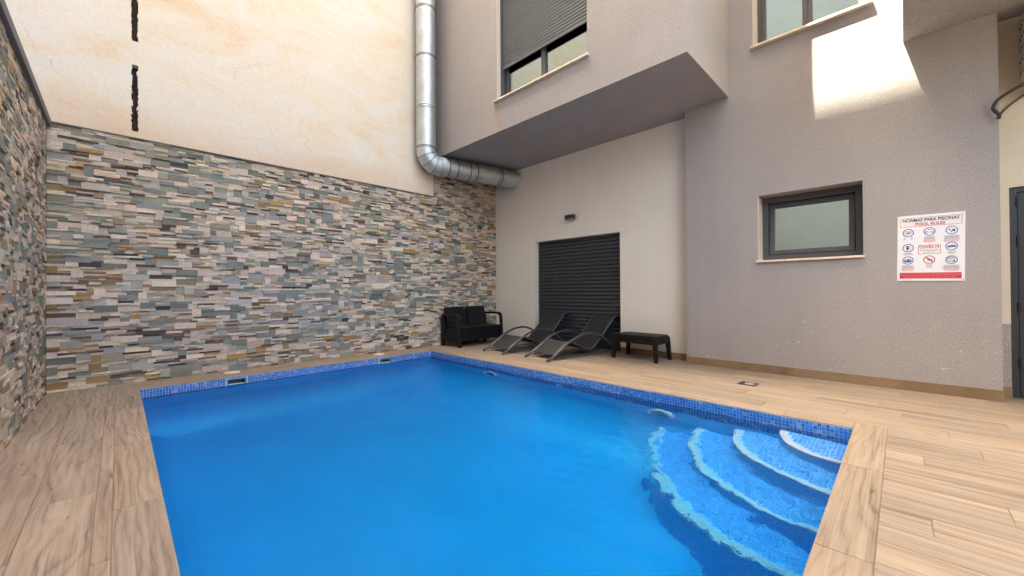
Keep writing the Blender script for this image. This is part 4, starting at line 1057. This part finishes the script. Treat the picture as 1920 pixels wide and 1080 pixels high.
for nm, f, mt in (('pictogram_ink', nv, 'ink_navy'), ('pictogram_ink', rd, 'ink_red'), ('pictogram_ink', sky, 'ink_sky'), ('pictogram_ink', gr, 'ink_grey'), ('pictogram_ink', bl, 'ink_blue')): f.build(nm, MAT[mt], sign, 'stuff')
Flat().rect(-0.222, 0.222, -0.325, -0.262).build('banner', MAT['ink_red'], sign)
w3 = Flat(); R = random.Random(5)
for zz, ww in ((-0.274, 0.43), (-0.287, 0.43), (-0.300, 0.40), (-0.312, 0.38)):
    a = -ww/2
    while a < ww/2-0.005:
        b = min(ww/2, a+R.uniform(0.008, 0.028)); w3.rect(a, b, zz-0.0016, zz+0.0016, 1); a = b+0.004
w3.build('banner_print', MAT['ink_pink'], sign, 'stuff')
for sx in (-1, 1):
    for sz in (-1, 1): MB().tube([(sx*(SWD-0.013), -0.0062, sz*(SHT-0.013)), (sx*(SWD-0.013), -0.0095, sz*(SHT-0.013))], 0.0045, 10).build('screw', MAT['chrome'], sign)

# ------------------------------------------------------------------ sun loungers
def make_lounger(loc, rz, label, group):
    t = empty('sun_lounger', loc, rz); tag(t, label, 'sun lounger', group)
    hw = 0.285
    arch = [(0.0, 0.012), (0.10, 0.055), (0.24, 0.135), (0.44, 0.255), (0.62, 0.335), (0.80, 0.378), (0.98, 0.380), (1.14, 0.335), (1.30, 0.245), (1.44, 0.13), (1.54, 0.014)]
    for sx in (-1, 1):
        MB().tube(smooth_path([(sx*hw, y, z) for y, z in arch], 5), 0.0185, 12).build('arched_side_rail', MAT['lounger_steel'], t)
        MB().tube([(sx*(hw-0.035), 0.13, 0.045), (sx*(hw-0.035), 1.42, 0.032)], 0.009, 8).build('lower_rail', MAT['lounger_steel'], t)
        MB().tube(smooth_path([(sx*(hw-0.03), y, z) for y, z in SLING], 4), 0.0125, 10).build('sling_rail', MAT['lounger_steel'], t)
        for y in (0.0, 1.54): MB().tube([(sx*hw, y, 0.0), (sx*hw, y+0.002, 0.03)], 0.018, 12).build('foot_cap', MAT['rubber'], t)
        MB().tube([(sx*(hw-0.035), 0.445, 0.262), (sx*(hw+0.02), 0.445, 0.262)], 0.010, 10).build('bolt', MAT['chrome'], t)
    MB().tube([(-hw, 0.17, 0.088), (hw, 0.17, 0.088)], 0.011, 8).build('cross_bar', MAT['lounger_steel'], t)
    MB().tube([(-hw, 1.42, 0.145), (hw, 1.42, 0.145)], 0.011, 8).build('cross_bar', MAT['lounger_steel'], t)
    top = SLING[-1]
    MB().tube([(-hw+0.03, top[0], top[1]), (hw-0.03, top[0], top[1])], 0.0125, 8).build('cross_bar', MAT['lounger_steel'], t)
    P = smooth_path([(0, y, z) for y, z in SLING], 6)
    m = MB(); n = len(P); k = 8
    for i, p in enumerate(P):
        d = (P[min(i+1, n-1)]-P[max(i-1, 0)]).normalized(); nn = Vector((0, -d.z, d.y))
        for j in range(k+1):
            u = j/k*2-1; sag = -0.010*(1-u*u)
            q = p+nn*(0.006+sag); m.v.append((u*(hw-0.032), q.y, q.z))
    for i in range(n-1):
        for j in range(k): m.f.append((i*(k+1)+j, i*(k+1)+j+1, (i+1)*(k+1)+j+1, (i+1)*(k+1)+j)); m.sm.append(True)
    o = m.build('sling', MAT['textilene'], t)
    so_ = o.modifiers.new('thick', 'SOLIDIFY'); so_.thickness = 0.004
    return t
SLING = [(0.155, 0.088), (0.28, 0.160), (0.40, 0.235), (0.485, 0.268), (0.56, 0.245), (0.72, 0.185), (0.88, 0.125), (1.0, 0.122), (1.10, 0.19), (1.26, 0.335), (1.42, 0.485), (1.55, 0.61), (1.62, 0.648), (1.69, 0.63)]
GL = 'sun loungers set side by side before the roller shutter'
l1 = make_lounger((1.585, -1.545, 0), math.radians(-6.5), 'black sling sun lounger next to the dark rattan sofa', GL)
l2 = copy_tree(l1); l2.location = (2.59, -1.525, 0); l2.rotation_euler = (0, 0, math.radians(-11)); l2['label'] = 'black sling sun lounger next to the low rattan table'

# ------------------------------------------------------------------ resin rattan sofa
sofa = empty('loveseat', (0.06, -1.02, 0)); tag(sofa, 'dark rattan style two seat sofa in the stone wall corner', 'sofa')
hw = 0.585; D = 0.64
def weave(mb, x0, x1, y0, y1, z0, z1, axis, n):
    """panel with shallow upright ribs"""
    mb.box(x0, x1, y0, y1, z0, z1)
    for k in range(n):
        u = (k+0.5)/n
        if axis == 'x':  # face +x, ribs spread over y
            y = y0+(y1-y0)*u; d = (y1-y0)/n*0.36; mb.box(x1, x1+0.005, y-d, y+d, z0+0.015, z1-0.015)
        else:
            x = x0+(x1-x0)*u; d = (x1-x0)/n*0.36; mb.box(x-d, x+d, y0-0.005, y0, z0+0.015, z1-0.015)
m = MB(); weave(m, D-0.07, D-0.035, -hw+0.055, hw-0.055, 0.12, 0.355, 'x', 30); m.build('front_panel', MAT['resin'], sofa)
m = MB(); weave(m, 0.06, D-0.06, -hw+0.012, -hw+0.04, 0.12, 0.355, 'y', 16); m.build('side_panel', MAT['resin'], sofa)
MB().box(0.06, D-0.06, hw-0.04, hw-0.012, 0.12, 0.355).build('side_panel', MAT['resin'], sofa)
MB().cbox(0.05, D-0.012, -hw+0.042, hw-0.042, 0.356, 0.388, 0.008).build('seat', MAT['resin'], sofa)
for sy in (-1, 1):
    y0, y1 = sorted((sy*0.015, sy*(hw-0.055)))
    m = MB()
    # reclined backrest half with rounded top corners
    for a, b, z0, z1 in ((y0, y1, 0.389, 0.74), (y0+0.012, y1-0.012, 0.74, 0.762), (y0+0.035, y1-0.035, 0.762, 0.775)):
        sh0, sh1 = 0.13-(z0-0.389)*0.27, 0.13-(z1-0.389)*0.27
        m.add([(sh0, a, z0), (sh0+0.05, a, z0), (sh0+0.05, b, z0), (sh0, b, z0), (sh1, a, z1), (sh1+0.05, a, z1), (sh1+0.05, b, z1), (sh1, b, z1)], [(0,3,2,1),(4,5,6,7),(0,1,5,4),(1,2,6,5),(2,3,7,6),(3,0,4,7)])
    for k in range(14):
        y = y0+(y1-y0)*(k+0.5)/14; d = (y1-y0)/14*0.36
        f = lambda z: 0.18-(z-0.389)*0.27
        m.add([(f(0.41)+0.004, y-d, 0.41), (f(0.41)+0.004, y+d, 0.41), (f(0.73)+0.004, y+d, 0.73), (f(0.73)+0.004, y-d, 0.73)], [(0,1,2,3)])
    m.build('backrest', MAT['resin'], sofa)
    # arm: one bent flat bar from the front foot up and back
    path = smooth_path([(D-0.02, 0), (D-0.025, 0.15), (D-0.035, 0.40), (D-0.055, 0.575), (D-0.085, 0.617), (D-0.14, 0.628), (0.35, 0.628), (0.06, 0.622)], 5)
    m = MB(); n = len(path)
    for i, p in enumerate(path):
        d = (path[min(i+1, n-1)]-path[max(i-1, 0)]).normalized(); nn = Vector((-d.y, d.x, 0))*0.0215
        q = Vector(p).to_3d() if len(p) == 2 else p
        for dy in (0.0, 0.052):
            yy = sy*(hw-0.052+dy)
            m.v += [(q.x+nn.x, yy, q.y+nn.y), (q.x-nn.x, yy, q.y-nn.y)]
    for i in range(n-1):
        a, b = i*4, (i+1)*4
        m.f += [(a, a+1, b+1, b), (a+2, b+2, b+3, a+3), (a, b, b+2, a+2), (a+1, a+3, b+3, b+1)]; m.sm += [False]*4
    m.f += [(0, 2, 3, 1), ((n-1)*4, (n-1)*4+1, (n-1)*4+3, (n-1)*4+2)]; m.sm += [False]*2
    m.build('arm', MAT['resin'], sofa, fix=True)
    m = MB(); y0, y1 = sorted((sy*(hw-0.052), sy*hw)); m.prism([(0.035, 0.0), (0.10, 0.0), (0.115, 0.36), (0.085, 0.62), (0.03, 0.62), (0.03, 0.36)], 'y', y0, y1); m.build('rear_leg', MAT['resin'], sofa)
    MB().tube([(D-0.02, sy*(hw-0.026), 0.0), (D-0.02, sy*(hw-0.026), 0.035)], 0.034, 14).build('foot', MAT['resin'], sofa)

# ------------------------------------------------------------------ low rattan table
tab = empty('coffee_table', (3.775, -0.325, 0), math.radians(-2.5)); tag(tab, 'low black rattan style coffee table by the grey wall corner', 'table')
hx, hy, hz = 0.375, 0.235, 0.392
c = 0.06
oct_ = [(-hx+c, -hy), (hx-c, -hy), (hx, -hy+c), (hx, hy-c), (hx-c, hy), (-hx+c, hy), (-hx, hy-c), (-hx, -hy+c)]
m = MB(); m.prism(oct_, 'z', hz-0.028, hz-0.006); m.prism([(x*0.975, y*0.965) for x, y in oct_], 'z', hz-0.006, hz); m.build('table_top', MAT['resin'], tab)
m = MB()
for k in range(18): 
    x = -hx+0.06+k*(2*hx-0.12)/17; m.box(x-0.014, x+0.014, -hy+0.03, hy-0.03, hz, hz+0.0025)
m.build('top_weave', MAT['resin'], tab)
for sy in (-1, 1):
    y = sy*(hy-0.02)
    MB().box(-hx+0.05, hx-0.05, y-0.01, y+0.01, hz-0.06, hz-0.0285).build('apron', MAT['resin'], tab)
    MB().box(-hx+0.05, hx-0.05, y-0.01, y+0.01, hz-0.128, hz-0.105).build('apron', MAT['resin'], tab)
    n = 34
    rib = MB().box(-0.0055, 0.0055, -0.006, 0.006, -0.0225, 0.0225).mesh('rib', MAT['resin'])
    for k in range(n): inst('rib', rib, tab, (-hx+0.06+(k+0.5)*(2*hx-0.12)/n, y, hz-0.0825))
for sx in (-1, 1):
    x = sx*(hx-0.02)
    MB().box(x-0.01, x+0.01, -hy+0.05, hy-0.05, hz-0.128, hz-0.0285).build('end_apron', MAT['resin'], tab)
for sx in (-1, 1):
    for sy in (-1, 1):
        m = MB(); top = [(sx*hx*0.985, sy*hy*0.97), (sx*(hx-0.085), sy*hy*0.97), (sx*(hx-0.085), sy*(hy-0.075)), (sx*hx*0.985, sy*(hy-0.075))]
        mid = [(sx*(hx+0.002), sy*(hy)), (sx*(hx-0.06), sy*hy), (sx*(hx-0.06), sy*(hy-0.058)), (sx*(hx+0.002), sy*(hy-0.058))]
        bot = [(sx*(hx+0.016), sy*(hy+0.008)), (sx*(hx-0.032), sy*(hy+0.008)), (sx*(hx-0.032), sy*(hy-0.036)), (sx*(hx+0.016), sy*(hy-0.036))]
        m.add([(x, y, hz-0.029) for x, y in top]+[(x, y, hz-0.13) for x, y in mid]+[(x, y, 0) for x, y in bot], [(0,1,2,3),(11,10,9,8)]+[(a*4+k, a*4+(k+1) % 4, a*4+4+(k+1) % 4, a*4+4+k) for a in (0, 1) for k in range(4)])
        m.build('leg', MAT['resin'], tab, fix=True)

# ------------------------------------------------------------------ small things on the deck
dn = empty('floor_drain', (5.475, -1.085, 0.0), math.radians(-3)); tag(dn, 'small black floor drain set in the deck before the grey wall', 'drain')
m = MB(); tube = (0.092, 0.09, 0.012)
m.box(-0.092, 0.092, -0.085, -0.065, 0.0005, 0.006); m.box(-0.092, 0.092, 0.065, 0.085, 0.0005, 0.006); m.box(-0.092, -0.072, -0.065, 0.065, 0.0005, 0.006); m.box(0.072, 0.092, -0.065, 0.065, 0.0005, 0.006)
m.build('frame', MAT['rubber'], dn)
MB().box(-0.072, 0.072, -0.065, 0.065, 0.0004, 0.0025).build('tray', MAT['black'], dn)
MB().tube([(0.015, 0.0, 0.003), (0.015, 0.0, 0.0065)], 0.05, 20).build('cover', MAT['ink_grey'], dn)
for (x, y, lb) in ((0.21, -5.14, 'cream round skimmer lid on the coping nearer the left stone wall'), (0.235, -3.02, 'cream round skimmer lid on the coping nearer the sofa')):
    o = empty('skimmer_lid', (x, y, 0.0)); tag(o, lb, 'lid', 'skimmer lids on the far coping')
    m = MB(); m.tube([(0, 0, 0.0008), (0, 0, 0.008), (0, 0, 0.011)], [0.092, 0.092, 0.084], 32); m.build('cover', MAT['lid'], o)
    m = MB(); m.tube([(-0.03, 0, 0.0112), (0.03, 0, 0.0112)], 0.004, 8); m.build('finger_grip', MAT['white_plastic'], o)

# ------------------------------------------------------------------ air conditioner and hose at the right edge
ac = empty('air_conditioner', (7.59, -0.02, 3.10)); tag(ac, 'cream outdoor air conditioner hung in the corner by the grey soffit', 'air conditioner')
ACW, ACD, ACH = 0.8, 0.30, 0.60
MB().cbox(0, ACW, -ACD, 0.0, 0.0, ACH, 0.012).build('casing', MAT['ac_cream'], ac)
sl_ = MB().box(-0.003, 0.002, -0.018, 0.018, -0.007, 0.007).mesh('vent_slot', MAT['black'])
for i in range(5):
    for j in range(3): inst('vent_slot', sl_, ac, (-0.0005, -0.05-j*0.085, 0.07+i*0.11), (math.radians(35), 0, 0))
for x in (0.06, 0.68):
    MB().prism([(0.02, -0.16), (0.02, -0.002), (-ACD, -0.002), (-ACD, -0.02)], 'x', x-0.015, x+0.015).build('bracket', MAT['ac_cream'], ac)
hose = MB().tube(smooth_path([(7.72, -0.12, 3.10), (7.62, -0.26, 3.02), (7.50, -0.30, 2.955), (7.42, -0.30, 2.895), (7.392, -0.30, 2.83), (7.408, -0.30, 2.785), (7.428, -0.295, 2.755), (7.424, -0.29, 2.715)], 6), 0.014, 12).build('drain_hose', MAT['rubber'])
tag(hose, 'dark grey drain hose hooked under the air conditioner', 'hose')
cab = MB().tube(smooth_path([(7.76, -0.04, 3.10), (7.62, -0.03, 2.98), (7.52, -0.02, 2.90), (7.465, -0.012, 2.83)], 6), 0.010, 10).build('cable', MAT['cable_brown'])
tag(cab, 'brown cable running down the recess behind the grey hose', 'cable')
